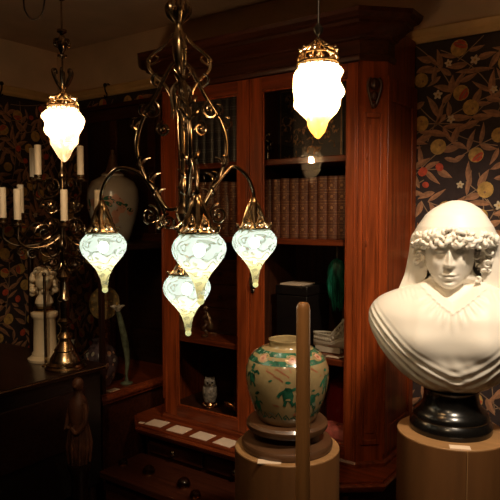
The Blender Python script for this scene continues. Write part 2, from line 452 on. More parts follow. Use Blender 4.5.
struct(MB().box(XL, XR_, YB-0.02, YB, 0, 0.16).build('baseboard_back', M['dark_wood'], bevel=0.004))
struct(MB().box(XL, XL+0.02, YF, YB-0.02, 0, 0.16).build('baseboard_left', M['dark_wood'], bevel=0.004))

def picture_hook(loc, along_x, label):
    t = MB(); x, y, z = loc
    d = Vector((0, -1, 0)) if along_x else Vector((1, 0, 0)); s = Vector((1, 0, 0)) if along_x else Vector((0, 1, 0)); c = Vector(loc)
    t.tube([c+d*0.002+Vector((0, 0, 0.012)), c+d*0.020+Vector((0, 0, 0.022)), c+d*0.046+Vector((0, 0, 0.004)), c+d*0.044+Vector((0, 0, -0.03)), c+d*0.03+Vector((0, 0, -0.05)),
            c+d*0.040+Vector((0, 0, -0.075)), c+d*0.055+Vector((0, 0, -0.06))], 0.005, 6, 0, 4)
    t.ball(c+d*0.046+Vector((0, 0, 0.01)), (0.014, 0.014, 0.014), 10, 6)
    tag(t.build('picture_hook', M['iron']), label, 'hook', 'picture rail hooks')
picture_hook((XL, 2.37, RAIL1-0.006), False, 'dark picture hook on the left wall rail at the far left')
picture_hook((-3.18, YB, RAIL1-0.006), True, 'dark picture hook on the back wall rail right of the pendant lamp')

# ------------------------------------------------------------------ bookcase
BF, BXL, BXR, CH, BB = 2.40, -2.36, -1.03, 0.09, 2.84
def plan(xl, xr, yf, c): return [(xl, BB), (xl, yf+c), (xl+c, yf), (xr-c, yf), (xr, yf+c), (xr, BB)]
FP = plan(BXL, BXR, BF, CH)
bc = thing('bookcase', (-1.70, 2.6, 0), 'tall mahogany bookcase with two glazed doors and canted corners', 'bookcase')
Zledge = E(-1.12)
m = MB()
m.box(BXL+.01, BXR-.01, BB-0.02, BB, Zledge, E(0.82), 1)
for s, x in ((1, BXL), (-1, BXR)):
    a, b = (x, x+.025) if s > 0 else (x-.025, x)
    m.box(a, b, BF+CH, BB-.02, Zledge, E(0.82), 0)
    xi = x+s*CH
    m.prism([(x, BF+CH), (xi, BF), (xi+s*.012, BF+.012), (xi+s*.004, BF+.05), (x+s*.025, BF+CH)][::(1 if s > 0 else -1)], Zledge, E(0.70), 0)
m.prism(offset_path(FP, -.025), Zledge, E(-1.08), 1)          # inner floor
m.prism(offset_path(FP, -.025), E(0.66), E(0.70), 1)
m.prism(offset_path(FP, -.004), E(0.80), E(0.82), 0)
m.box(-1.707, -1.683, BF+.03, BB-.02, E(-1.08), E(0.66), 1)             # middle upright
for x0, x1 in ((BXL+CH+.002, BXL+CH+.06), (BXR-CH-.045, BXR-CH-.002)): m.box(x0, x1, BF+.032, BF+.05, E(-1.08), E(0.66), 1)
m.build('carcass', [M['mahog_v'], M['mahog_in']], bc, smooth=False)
# raised panels on the canted corners and the side
def slab(a, b, z0, z1, out, t, mi=0):
    """plate standing `t` proud of a vertical face a->b (plan points), outward = right-hand side"""
    o = offset_path([a, b], out); i = offset_path([a, b], out-t-.002)
    m.prism([i[0], o[0], o[1], i[1]], z0, z1, mi)
def along(a, b, t): return (a[0]+(b[0]-a[0])*t, a[1]+(b[1]-a[1])*t)
def panel_on(a, b, z0, z1):
    for t0, t1, q0, q1 in ((.16, .26, z0, z1), (.74, .84, z0, z1), (.26, .74, z1-.022, z1), (.26, .74, z0, z0+.022)):
        slab(along(a, b, t0), along(a, b, t1), q0, q1, .009, .009)
    slab(along(a, b, .36), along(a, b, .64), z0+.05, z1-.05, .004, .004)
for i in (1, 3):
    m = MB(); panel_on(FP[i], FP[i+1], E(-1.02), E(0.44)); m.build('corner_panel', M['mahog_v'], bc, bevel=.003)
m = MB(); a, b = FP[4], FP[5]
for t0, t1, q0, q1 in ((.0, .14, E(-1.07), E(.6)), (.84, 1, E(-1.07), E(.6)), (.14, .84, E(.5), E(.6)), (.14, .84, E(-1.07), E(-.95))):
    slab(along(a, b, t0), along(a, b, t1), q0, q1, .008, .008)
m.build('side_panel', M['mahog_v'], bc, bevel=.003)
for i in (1, 3):                                                         # carved brackets at the head of each canted corner
    m = MB(); a, b = FP[i], FP[i+1]; c = along(a, b, .5); nx, ny = (-.7071, -.7071) if i == 1 else (.7071, -.7071)
    for k, (d, z, r) in enumerate(((.02, .56, .022), (.015, .51, .018), (.01, .47, .013))): m.ball((c[0]+nx*d*.6, c[1]+ny*d*.6, E(z)), (r, r, r*1.2), 12, 8)
    for sgn in (-1, 1):
        p = Vector((c[0], c[1], 0)); sd = Vector((-ny, nx, 0))*sgn; n = Vector((nx, ny, 0))
        m.tube([p+n*.008+sd*.008+Vector((0, 0, E(.47))), p+n*.012+sd*.024+Vector((0, 0, E(.52))), p+n*.014+sd*.03+Vector((0, 0, E(.56))), p+n*.016+sd*.018+Vector((0, 0, E(.585)))], .007, 8, 0, 5)
    m.build('carved_bracket', M['mahog_d'], bc)
# cornice
m = MB()
z0 = .66
prof = [(-.02, z0), (.006, z0), (.012, z0+.012), (.012, z0+.022), (.004, z0+.028), (.004, z0+.085), (.018, z0+.09), (.024, z0+.10), (.03, z0+.104), (.045, z0+.112), (.06, z0+.125),
        (.085, z0+.135), (.088, z0+.148), (.11, z0+.153), (.125, z0+.168), (.13, z0+.185), (-.02, z0+.185)]
CP = FP[:-1]+[(BXR, 2.56)]
m.sweep(CP, [(d, E(z)) for d, z in prof])
m.prism(offset_path(CP, -.015), E(.80), E(.835))
m.build('cornice', M['mahog_d'], bc, angle=28)
# bottom moulding just above the ledge, the ledge and the base cupboard
m = MB(); m.sweep(FP, [(-.01, E(-1.12)), (.014, E(-1.12)), (.014, E(-1.105)), (.006, E(-1.095)), (-.01, E(-1.095))]); m.build('base_moulding', M['mahog_h'], bc, angle=28)
LP = [(-2.44, BB), (-2.44, 2.35), (-2.30, 2.225), (-1.105, 2.225), (-.965, 2.335), (-.965, BB)]
m = MB(); m.prism(offset_path(LP, .0), E(-1.165), E(-1.12)); m.sweep(LP, [(-.01, E(-1.128)), (.010, E(-1.128)), (.016, E(-1.136)), (.012, E(-1.15)), (.0, E(-1.165)), (-.01, E(-1.165))])
m.build('ledge', M['mahog_h'], bc, angle=28)
BP = offset_path(LP, -.05)
m = MB(); m.prism(BP, 0.0, E(-1.165)); m.build('base_cupboard', M['mahog_d'], bc, smooth=False)
for i, x in enumerate((-2.26, -1.86, -1.46)):
    m = MB(); m.box(x, x+.37, 2.262, 2.276, E(-1.27), E(-1.19)); d = m.build('drawer', M['mahog_d'], bc, bevel=.004)
    m = MB(); m.lathe([(.004, 0), (.006, .008), (.013, .014), (.015, .02), (.009, .027), (0, .029)], (0, 0, 0), 16)
    m.xf(Matrix.Translation((x+.185, 2.262, E(-1.23))) @ Matrix.Rotation(PI/2, 4, 'X')); m.build('drawer_knob', M['bronze'], d)
m = MB(); m.box(-2.325, -1.30, 1.975, 2.274, E(-1.325), E(-1.29)); m.box(-2.31, -1.32, 2.0, 2.274, 0.002, E(-1.325)); m.build('low_step', M['mahog_d'], bc, bevel=.005)
# shelves
for x0, x1 in ((-2.30, -1.709), (-1.681, -1.09)):
    for z in (.264, -.114, -.66):
        m = MB(); m.box(x0, x1, BF+.032, BB-.022, E(z)-.022, E(z)); m.box(x0, x1, BF+.024, BF+.032, E(z)-.026, E(z)+.003)
        m.build('shelf', M['mahog_h'], bc, bevel=.003)
# doors
def door(x0, x1, key):
    d = MB(); y0, y1, zb, zt = BF-.004, BF+.020, E(-1.095), E(.655)
    a, b = (.091, .069) if key == 'r' else (.071, .051)
    d.box(x0, x0+a, y0, y1, zb, zt); d.box(x1-b, x1, y0, y1, zb, zt)
    d.box(x0+a, x1-b, y0, y1, zt-.062, zt, 1); d.box(x0+a, x1-b, y0, y1, zb, zb+.058, 1)
    for q0, q1, r0, r1 in ((x0+a, x0+a+.010, zb+.058, zt-.062), (x1-b-.010, x1-b, zb+.058, zt-.062), (x0+a+.01, x1-b-.01, zt-.072, zt-.062), (x0+a+.01, x1-b-.01, zb+.058, zb+.068)):
        d.box(q0, q1, y0+.006, y0+.016, r0, r1)
    for xx in (x0+.010, x1-.016): d.box(xx, xx+.006, y0-.004, y0, zb+.01, zt-.01)
    o = d.build('door', [M['mahog_v'], M['mahog_h']], bc, bevel=.002)
    MB().box(x0+a-.004, x1-b+.004, y0+.011, y0+.014, zb+.054, zt-.058).build('glass_pane', M['glass'], o, smooth=False)
    return o
dl = door(-2.268, -1.697, 'r'); dr = door(-1.693, -1.122, 'l')
# (stile widths: the outer stile of each door is the wider one)
k = MB(); x, z = -1.672, E(-.32); k.box(x-.013, x+.013, BF-.009, BF-.0045, z-.045, z+.045); k.ball((x, BF-.01, z+.05), (.013, .005, .014), 12, 8); k.ball((x, BF-.01, z-.05), (.013, .005, .014), 12, 8)
k.tube([(x-.008, BF-.012, z+.02), (x-.006, BF-.022, z-.005), (x, BF-.024, z-.03), (x+.006, BF-.022, z-.005), (x+.008, BF-.012, z+.02)], .003, 8, 0, 5)
o = k.build('door_handle', M['bronze'], dr); o['label'] = 'bronze drop handle and lock plate'

# ------------------------------------------------------------------ books
def book(x, y, z, w, h, depth, mats, bands, label, group, lean=0.0, tool=1):
    """spine faces -Y; x = left edge of the spine"""
    t = thing('book', (x+w/2, y, z), label, 'book', group)
    m = MB(); n = 9
    def spine(zz0, zz1, out, mi):
        P = []
        for i in range(n):
            a = PI*i/(n-1); P.append((-(w/2+out*.4)*math.cos(a), .010-(.011+out)*math.sin(a)))
        P += [(w/2, .018), (-w/2, .018)]
        m.prism(P, zz0, zz1, mi)
    spine(0, h, 0, 0)
    m.box(-w/2, -w/2+.003, .012, depth, 0, h); m.box(w/2-.003, w/2, .012, depth, 0, h)
    nb = bands
    for i in range(nb+1):
        zc = h*(.06+.88*i/nb)
        spine(zc-.004, zc+.004, .0022, 0)
        spine(zc+.0055, zc+.0075, .0007, 1); spine(zc-.0075, zc-.0055, .0007, 1)
        if i < nb and tool:
            zm = zc+h*.44/nb; r = min(w*.2, h*.3/nb)
            for dx, dz, q in ((0, 0, r), (-r*1.1, r*1.0, r*.4), (r*1.1, r*1.0, r*.4), (-r*1.1, -r*1.0, r*.4), (r*1.1, -r*1.0, r*.4)):
                m.ball((dx, -.0005+abs(dx)*.15, zm+dz), (q*.8, .0012, q*.8), 8, 4, 1)
    m.build('cover', mats, t, local=True, angle=30)
    MB().box(-w/2+.003, w/2-.003, .018, depth-.004, .004, h-.004).build('page_block', M['pages'], t, local=True, smooth=False)
    return t
rb = random.Random(4)
ORD = ['first', 'second', 'third', 'fourth', 'fifth', 'sixth', 'seventh', 'eighth', 'ninth', 'tenth', 'eleventh']
BR, BK = [M['leather'], M['gilt']], [M['leather_k'], M['silver_t']]
x = -1.665
for i in range(11):
    w = .0505 if i != 5 else .047
    if x+w > -1.10: break
    book(x, 2.462, E(-.114)+.0032, w, .286+rb.uniform(-.003, .004), .21, BR, 5, ORD[i]+' brown leather volume from the left on the middle shelf behind the right-hand door', 'brown leather volumes right')
    x += w+.0012
x = -2.285
for i in range(11):
    w = .0495
    if x+w > -1.712: break
    book(x, 2.462, E(-.114)+.0032, w, .280+rb.uniform(-.003, .004), .21, BR, 5, ORD[i]+' brown leather volume from the left on the middle shelf behind the left-hand door', 'brown leather volumes left')
    x += w+.0012
x = -2.285
for i in range(11):
    w = rb.choice((.050, .054, .047))
    if x+w > -1.712: break
    book(x, 2.462, E(.264)+.0032, w, .345+rb.uniform(-.012, .006), .23, BK, 6, ORD[i]+' black leather volume from the left on the top shelf behind the left-hand door', 'black leather volumes', tool=0)
    x += w+.0015
# large tooled folio standing face out on the top right shelf
t = thing('folio', (-1.46, 2.60, E(.264)), 'large dark folio with gold foliate cover standing face out on the top right shelf', 'book')
m = MB(); m.box(-1.645, -1.285, 2.585, 2.592, E(.268), E(.628)); m.box(-1.645, -1.285, 2.628, 2.635, E(.268), E(.628)); m.box(-1.650, -1.643, 2.585, 2.635, E(.268), E(.628)); m.build('cover', M['leather_k'], t, bevel=.002)
MB().box(-1.642, -1.29, 2.592, 2.628, E(.272), E(.624)).build('page_block', M['pages'], t, smooth=False)
m = MB(); rf = random.Random(3)
for i in range(64):
    cx, cz = rf.uniform(-1.615, -1.32), rf.uniform(.30, .60); a = rf.uniform(0, 6.28); s = rf.choice((-1, 1)); P = []
    for k_ in range(7):
        P.append((cx, 2.5845, E(cz))); cx += math.cos(a)*.008; cz += math.sin(a)*.008; a += s*.45
        cx = min(max(cx, -1.63), -1.30); cz = min(max(cz, .285), .613)
    m.tube(P, .0013, 5)
    for _ in range(2):
        q = rf.choice(P); m.ball(q, (.009, .001, .004), 8, 4, 0, Matrix.Rotation(rf.uniform(0, 3), 3, 'Y'))
for q in ((-1.635, -1.632, .28, .616), (-1.298, -1.295, .28, .616)): m.box(q[0], q[1], 2.5838, 2.5852, E(q[2]), E(q[3]))
for q in ((.28, .283), (.613, .616)): m.box(-1.635, -1.295, 2.5838, 2.5852, E(q[0]), E(q[1]))
m.build('gilt_tooling', M['gilt'], t)
# dark sprig ornament beside the folio
m = MB(); c = (-1.655, 2.50, E(.2675)); m.lathe([(.022, 0), (.022, .006), (.010, .012), (.008, .04), (.02, .055), (.016, .075), (0, .08)], c, 16)
for i in range(9):
    a = i*.7; m.ball((c[0]+.016*math.cos(a), c[1]+.016*math.sin(a), c[2]+.08+.006*i), (.010, .010, .013), 8, 5)
tag(m.build('small_figurine', M['bronze']), 'small dark knobbly figurine left of the gold tooled folio', 'figurine')

# ------------------------------------------------------------------ things on the lower shelves of the bookcase
S3 = E(-.66)+.0032; S4 = E(-1.08)
# small chest of drawers behind the left door
t = thing('miniature_chest', (-2.01, 2.66, S3), 'small dark red chest of drawers on the third shelf behind the left door', 'chest')
MB().box(-2.185, -1.83, 2.60, 2.78, S3, E(-.245)).build('body', M['mahog_d'], t, bevel=.004)
for i in range(3):
    z1 = E(-.256)-i*.131; d = MB().box(-2.175, -1.84, 2.592, 2.602, z1-.125, z1).build('drawer', M['mahog_d'], t, bevel=.003)
    m = MB()
    for xx in (-2.02,): m.lathe([(.004, 0), (.005, .008), (.010, .013), (.008, .019), (0, .021)], (0, 0, 0), 12); m.xf(Matrix.Translation((xx, 2.592, z1-.062)) @ Matrix.Rotation(PI/2, 4, 'X'))
    m.build('knob', M['brass'], d)
m = MB(); c = (-2.055, 2.49, S3)
m.lathe([(.018, 0), (.02, .006), (.008, .012)], c, 16)
m.tube([(c[0]+.009*math.cos(i*.9), c[1]+.009*math.sin(i*.9), c[2]+.012+i*.0075) for i in range(18)], [.008, .009, .007, .009, .005], 8, 0, 2)
m.ball((c[0], c[1], c[2]+.155), .012, 12, 8)
tag(m.build('twisted_figurine', M['stand_wood']), 'thin twisted bronze figurine in front of the small chest of drawers', 'figurine')
# black casket with white paper on it
t = thing('casket', (-1.50, 2.60, S3), 'square black casket on the third shelf behind the right door', 'box')
MB().box(-1.615, -1.44, 2.52, 2.74, S3, E(-.395)).build('body', M['blackbox'], t, bevel=.004)
MB().box(-1.62, -1.436, 2.515, 2.745, E(-.394), E(-.348)).build('lid', M['blackbox'], t, bevel=.005)
tag(MB().box(-1.60, -1.475, 2.53, 2.66, E(-.347), E(-.341)).build('paper_sheet', M['card'], smooth=False), 'folded white paper lying on the black casket', 'paper')
# brown boards leaning at the back
t = MB(); t.box(-1.39, -1.24, 2.795, 2.812, S3, E(-.40)); tag(t.build('leather_folder', M['brownboard'], bevel=.003), 'brown board folder upright behind the pierced ivory basket', 'folder')
# green plume hanging from the shelf above
t = thing('silk_plume', (-1.300, 2.56, E(-.46)), 'drooping dark green feathery plume at the right of the third shelf', 'plume')
m = MB(); m.ball((-1.300, 2.56, E(-.28)), (.05, .03, .075), 18, 12); rg = random.Random(2)
for i in range(46):
    a = rg.uniform(0, 6.28); r0 = rg.uniform(.2, 1); x0, y0 = -1.300+.052*r0*math.cos(a), 2.56+.034*r0*math.sin(a)
    z0 = E(-.22-.05*rg.random()); m.tube([(x0*.5-.5*1.300, y0*.5+2.56*.5, z0), (x0, y0, z0-.06), (x0+rg.uniform(-.006, .006), y0, z0-.12), (x0*.6-1.30*.4, y0*.6+2.56*.4, E(-.40-.06*rg.random()))], [.003, .007, .006, .001], 6, 0, 4)
m.build('feathers', M['plume'], t)
m = MB(); m.tube([(-1.300, 2.56, E(-.21)), (-1.300, 2.56, E(-.15)), (-1.300, 2.56, E(-.142))], [.004, .003, .006], 8); m.build('hanging_hook', M['brass'], t)
# pierced ivory basket (sledge shaped)
t = thing('pierced_basket', (-1.332, 2.56, S3), 'ivory porcelain basket with pierced sides and a raised prow on the third shelf', 'basket')
m = MB()
def hull(u, v):
    # u 0..1 along, v 0..1 around the U section
    L = -.090+.18*u; w = .045*math.sin(PI*min(1, .15+.85*(1-u*.75)))**.6; h = .062+.05*max(0, u-.62)/.38*1.6
    a = PI+PI*v; return (-1.332+L, 2.56+w*math.cos(a), S3+.022+h+math.sin(a)*h)
m.grid(lambda i, j: hull(i/24, .2+.6*j/12), 25, 13); m.box(-1.40, -1.27, 2.535, 2.585, S3, S3+.026)
m.build('hull', M['porc_w'], t)
m = MB()
for s in (0.0, .2, .8, 1.0):
    m.tube([Vector(hull(i/24, s))+Vector((0, 0, .002)) for i in range(25)], .005, 8)
for i in range(14):
    for va, vb in ((.0, .2), (1.0, .8)):
        u0_, u1_ = i/14, (i+1)/14
        m.tube([hull(u0_, va), hull((u0_+u1_)/2, (va+vb)/2), hull(u1_, vb)], .0022, 6); m.tube([hull(u1_, va), hull((u0_+u1_)/2, (va+vb)/2), hull(u0_, vb)], .0022, 6)
for i in range(11):
    for s, vv in ((-1, .1), (-1, .22), (1, .78), (1, .9)):
        p = hull(.06+i*.08, vv); m.ball((p[0], p[1]+s*.002, p[2]), (.006, .003, .007), 8, 5)
m.ball(hull(1, .0), .010, 10, 7); m.ball((-1.243, 2.56, S3+.165), (.010, .014, .02), 10, 7)
m.build('pierced_rim', M['porc_w'], t)
for o_ in bpy.data.objects:
    if o_.name == 'hull': o_.modifiers.new('thickness', 'SOLIDIFY').thickness = .004
# hooked white label stand
t = thing('label_holder', (-1.25, 2.46, S3), 'white card in a bent wire holder at the front edge of the third shelf', 'label')
MB().box(-1.30, -1.232, 2.452, 2.474, S3, S3+.003).build('card', M['card'], t, smooth=False)
MB().tube([(-1.234, 2.463, S3+.004), (-1.215, 2.466, S3+.008), (-1.20, 2.47, S3+.028), (-1.18, 2.475, S3+.036), (-1.165, 2.478, S3+.034)], .0028, 8, 0, 5).build('wire', M['porc_w'], t)
# crimson jar and rose box on the bottom right
t = thing('lacquer_jar', (-1.335, 2.67, S4), 'crimson lacquer jar on the bottom shelf behind the right door', 'jar')
MB().lathe([(.045, 0), (.058, .01), (.068, .07), (.070, .14), (.062, .20), (.05, .225), (.05, .235)], (-1.335, 2.67, S4), 28).build('body', M['crimson'], t)
MB().lathe([(.053, .235), (.054, .25), (.04, .265), (.012, .272), (.012, .285), (.016, .293), (0, .30)], (-1.335, 2.67, S4), 24).build('lid', M['crimson'], t)
m = MB(); cx, cy = -1.265, 2.50
def cush(i, j):
    u, v = -1+2*i/20, -1+2*j/14
    return u, v
for sgn in (1, -1):
    def fn(i, j, sgn=sgn):
        u, v = cush(i, j); e = (max(0, 1-u**4)*max(0, 1-v**4))**.5
        k = .055 if u > -.6 else .055*(1-(-.6-u)/.4*.55)
        return (cx+u*.085, cy+v*k, S4+.050+sgn*.048*e+max(0, -u)*.006)
    m.grid(fn, 21, 15, 0, False, sgn < 0)
rc = m.build('brocade_cushion', M['rose'], angle=80)
tag(rc, 'rose red brocade cushion with pointed end on the bottom shelf behind the right door', 'cushion')
# owl
ox, oy = -2.10, 2.585
ROT = -38
t = thing('owl_figure', (ox, oy, S4), 'mottled grey owl figurine on an ornate base behind the left door', 'figurine', None, math.radians(40))
m = MB(); m.lathe([(.030, .030), (.036, .05), (.038, .075), (.034, .10), (.026, .118), (.030, .128), (.034, .142), (.031, .158), (.018, .168), (0, .170)], (0, 0, 0), 28)
for s in (-1, 1):
    m.ball((s*.014, -.028, .146), (.014, .006, .015), 14, 8); m.ball((s*.022, -.012, .168), (.006, .006, .010), 8, 6)
    m.ball((s*.032, .004, .085), (.010, .026, .042), 12, 8)
m.build('body', M['owl'], t, local=True)
m = MB()
for s in (-1, 1): m.ball((s*.013, -.0335, .147), (.0055, .003, .006), 10, 6)
m.build('eyes', M['eye_dark'], t, local=True)
m = MB(); m.lathe([(.006, 0), (.003, -.010), (0, -.014)], (0, -.036, .142), 8); m.build('beak', M['brass'], t, local=True)
m = MB(); m.lathe([(.040, 0), (.043, .006), (.036, .013), (.038, .02), (.031, .032), (0, .033)], (0, 0, 0), 24)
for i in range(14):
    a = 2*PI*i/14; m.ball((.037*math.cos(a), .037*math.sin(a), .018), .0065, 8, 5)
for s in (-1, 1):
    for k_ in (-1, 0, 1): m.ball((s*.014+k_*.006, -.034, .034), (.003, .010, .005), 8, 5)
m.build('plinth', M['copper'], t, local=True)
# copper bird with raised wing
bx, by = -1.875, 2.545
t = thing('copper_bird', (bx, by, S4), 'copper bird figurine with raised wing at the right of the bottom left shelf', 'figurine')
m = MB(); m.ball((bx, by, S4+.045), (.030, .022, .022), 16, 10); m.ball((bx+.026, by, S4+.066), .013, 12, 8); m.lathe([(.026, 0), (.028, .004), (.02, .008), (.007, .014), (.006, .03)], (bx, by, S4), 18)
m.ball((bx+.041, by, S4+.066), (.010, .004, .004), 8, 5); m.build('body', M['copper'], t)
m = MB()
for i in range(5):
    q = Vector((bx-.01, by-.012, S4+.06)); m.tube([q, q+Vector((-.0+.010*i, 0, .04-.002*i)), q+Vector((-.004+.020*i, .006, .105-.014*i))], [.004, .006, .0015], 6, 0, 4)
m.build('wing', M['copper'], t)
m = MB()
for i in range(3): m.tube([(bx-.02, by-.002, S4+.048), (bx-.05, by-.006, S4+.05+.006*i), (bx-.085, by-.008, S4+.045+.012*i)], [.005, .006, .002], 6, 0, 4)
m.build('tail', M['copper'], t)

def card(x, y, z, w, d, label, rz=0.0, group='small cream cards', h=.0022):
    m = MB(); m.box(-w/2, w/2, -d/2, d/2, 0, h); o = m.build('label_card', M['card'], smooth=False); o.location = (x, y, z); o.rotation_euler = (0, 0, rz)
    return tag(o, label, 'card', group)
card(-2.085, 2.50, S4, .085, .045, 'cream card lying in front of the owl behind the glass')
LZ = Zledge
for (x, y, rz), w in zip(((-2.235, 2.303, .1), (-2.075, 2.300, .05), (-1.915, 2.300, 0), (-1.765, 2.300, -.04)), ('first card from the left on the ledge below the left-hand door', 'second card from the left on the ledge below the left-hand door', 'third card from the left on the ledge below the left-hand door', 'rightmost cream card on the ledge below the left-hand door')):
    card(x, y, LZ, .108, .085, w, rz, 'cream cards on the ledge')
card(-2.31, 2.26, LZ, .03, .02, 'tiny paper tag at the left end of the ledge', .3)
# glass paperweights on the low step
for (x, y, r), w in zip(((-2.285, 2.10, .026), (-2.10, 2.10, .032), (-1.86, 2.09, .034), (-1.745, 2.04, .027)), ('leftmost domed glass paperweight on the low step', 'second domed glass paperweight from the left on the low step', 'third domed glass paperweight from the left on the low step', 'rightmost domed glass paperweight on the low step')):
    t = thing('paperweight', (x, y, E(-1.29)), w, 'paperweight', 'paperweights on the low step')
    MB().lathe([(r*.75, .004), (r, r*.35), (r*.98, r*.6), (r*.75, r*1.05), (r*.4, r*1.3), (0, r*1.38)], (x, y, E(-1.29)), 22).build('dome', M['glassy'], t)
    MB().lathe([(r*.8, 0), (r*.8, .004), (r*.4, .012), (0, .014)], (x, y, E(-1.29)), 18).build('inset', M['copper'], t)

# ------------------------------------------------------------------ left vitrine with its contents
VX0, VX1, VY0, VY1, VZ0, VZ1 = -3.12, -2.475, 2.135, 2.80, E(-.965), E(-.195)
t = thing('vitrine', (-2.8, 2.45, 0), 'black framed glass display case beside the bookcase with a vase on top', 'display case')
m = MB(); m.box(VX0+.02, VX1-.02, VY0+.02, VY1, .06, VZ0-.06); m.box(VX0+.04, VX1-.04, VY0+.04, VY1, 0, .06); m.build('cupboard', M['mahog_d'], t, bevel=.004)
m = MB(); m.box(VX0, VX1, VY0, VY1, VZ0-.06, VZ0); m.sweep([(VX0, VY0), (VX1, VY0), (VX1, VY1)], [(-.01, VZ0-.045), (.012, VZ0-.04), (.015, VZ0-.025), (.008, VZ0-.008), (-.01, VZ0-.006)]); m.build('base_shelf', M['mahog_h'], t, bevel=.003)
for x, y in ((VX0, VY0), (VX1-.026, VY0), (VX0, VY1-.026), (VX1-.026, VY1-.026)):
    MB().box(x, x+.026, y, y+.026, VZ0, VZ1).build('corner_post', M['dark_wood_v'], t, bevel=.003)
m = MB(); m.box(VX0-.01, VX1+.01, VY0-.01, VY1, VZ1, VZ1+.030); m.build('top', M['dark_wood'], t, bevel=.004)
m = MB(); m.box(VX0+.026, VX1-.026, VY1-.008, VY1, VZ0, VZ1); m.build('back_panel', M['dark_wood'], t, smooth=False)
MB().box(VX0+.026, VX1-.026, VY0+.010, VY0+.013, VZ0, VZ1).build('glass_pane', M['glass'], t, smooth=False)
MB().box(VX1-.013, VX1-.010, VY0+.026, VY1-.026, VZ0, VZ1).build('glass_pane', M['glass'], t, smooth=False)
MB().box(VX0+.010, VX0+.013, VY0+.026, VY1-.026, VZ0, VZ1).build('glass_pane', M['glass'], t, smooth=False)
VT = VZ1+.030
# flowered vase on the vitrine
vx, vy = -2.80, 2.52
t = thing('flowered_vase', (vx, vy, VT), 'large pale vase painted with pink roses on the black display case', 'vase')
vprof = [(.085, 0), (.095, .008), (.105, .04), (.13, .12), (.150, .20), (.156, .26), (.152, .32), (.128, .368), (.085, .392), (.068, .40), (.070, .412)]
def on_lathe(prof, c, a, z, out):
    zs = [p[1] for p in prof]; rs = [p[0] for p in prof]; r = float(np.interp(z, zs, rs))+out
    return (c[0]+r*math.cos(a), c[1]+r*math.sin(a), c[2]+z)
def decal(m, prof, c, a, z, pts2, mi, out=.0007):
    """flat outline (list of arc-length/height offsets) wrapped on a turned surface"""
    r0 = float(np.interp(z, [p[1] for p in prof], [p[0] for p in prof]))
    vs = [on_lathe(prof, c, a, z, out)]+[on_lathe(prof, c, a+u/r0, z+w, out) for u, w in pts2]
    n = len(pts2); m.add(vs, [(0, 1+i, 1+(i+1) % n) for i in range(n)], mi)
def blob(rx, ry, rot=0, k=12, rough=0, rnd=None):
    out = []
    for i in range(k):
        q = 2*PI*i/k; f = 1+(rnd.uniform(-rough, rough) if rnd else 0); x_, y_ = rx*f*math.cos(q), ry*f*math.sin(q)
        out.append((x_*math.cos(rot)-y_*math.sin(rot), x_*math.sin(rot)+y_*math.cos(rot)))
    return out
m = MB(); m.lathe(vprof, (vx, vy, VT), 48); rv = random.Random(6)
c = (vx, vy, VT)
for i in range(44):
    a = math.radians(rv.gauss(-52, 30)); z = min(.33, max(.10, .27-.3*abs(rv.gauss(0, .25))))
    k_ = rv.choices((1, 2, 3), (4, 4, 2))[0]
    if k_ == 1: decal(m, vprof, c, a, z, blob(.027, .012, rv.uniform(0, 3), 10), 1, .0008+i*.00004)
    elif k_ == 2: decal(m, vprof, c, a, z, blob(.025, .022, 0, 12, .2, rv), 2, .0009+i*.00004)
    else: decal(m, vprof, c, a, z, blob(.006, .006), 3, .001+i*.00004)
m.build('body', [M['porc'], M['green_en'], M['pink_en'], M['red_en']], t)
MB().lathe([(.064, .412), (.060, .418), (.042, .43), (.030, .47), (.018, .52), (.010, .545), (.013, .555), (0, .562)], c, 24).build('lid', M['stand_wood'], t)
# contents
px_, py_ = -2.70, 2.36
t = thing('painted_plate', (px_, py_, VZ0), 'round gilt painted plate on a stand inside the display case', 'plate')
pm = MB(); pm.lathe([(0, 0), (.05, .001), (.072, .004), (.095, .014), (.097, .017), (.094, .018), (.07, .009), (.05, .006), (0, .005)], (0, 0, 0), 40)
for i in range(12):
    a = 2*PI*i/12; pm.ball((.083*math.cos(a), .083*math.sin(a), .013), (.011, .011, .002), 8, 4, 1)
for i in range(14):
    a = i*2.4; r = .012*math.sqrt(i)+.004; pm.ball((r*math.cos(a), r*math.sin(a), .006), (.008, .006, .0012), 8, 4, 1+(i % 2))
pm.xf(Matrix.Translation((px_, py_, VZ0+.45)) @ Matrix.Rotation(math.radians(22), 4, 'Z') @ Matrix.Rotation(math.radians(78), 4, 'X'))
pm.build('plate_face', [M['crackle'], M['fruit_y'], M['red_en']], t)
sm = MB(); sm.lathe([(.075, 0), (.078, .01), (.05, .02), (.02, .04), (.018, .30), (.03, .31), (.03, .335), (0, .336)], (px_, py_+.035, VZ0), 20)
sm.tube([(px_-.05, py_-.02, VZ0+.355), (px_-.03, py_+.02, VZ0+.34), (px_, py_+.035, VZ0+.335), (px_+.03, py_+.02, VZ0+.34), (px_+.05, py_-.02, VZ0+.355)], .005, 8, 0, 4)
sm.tube([(px_, py_+.035, VZ0+.33), (px_, py_+.05, VZ0+.40), (px_, py_+.04, VZ0+.47)], .004, 8, 0, 4)
sm.build('plate_stand', M['dark_wood'], t)
jx, jy = -2.685, 2.45
jp = [(.055, 0), (.06, .008), (.085, .07), (.098, .13), (.09, .185), (.06, .225), (.042, .24), (.045, .255), (.05, .262)]
jx, jy = -2.63, 2.26
t = thing('violet_jar', (jx, jy, VZ0), 'dull violet jar with pale blossoms low in the display case', 'jar')
m = MB(); m.lathe(jp, (jx, jy, VZ0), 36); rv = random.Random(9)
for i in range(40): decal(m, jp, (jx, jy, VZ0), math.radians(rv.uniform(-150, 30)), rv.uniform(.04, .2), blob(rv.uniform(.006, .014), rv.uniform(.004, .012), rv.uniform(0, 3), 9, .25, rv), rv.choice((1, 1, 2)), .0008+i*.00003)
m.build('body', [M['violet'], M['pink_en'], M['porc']], t)
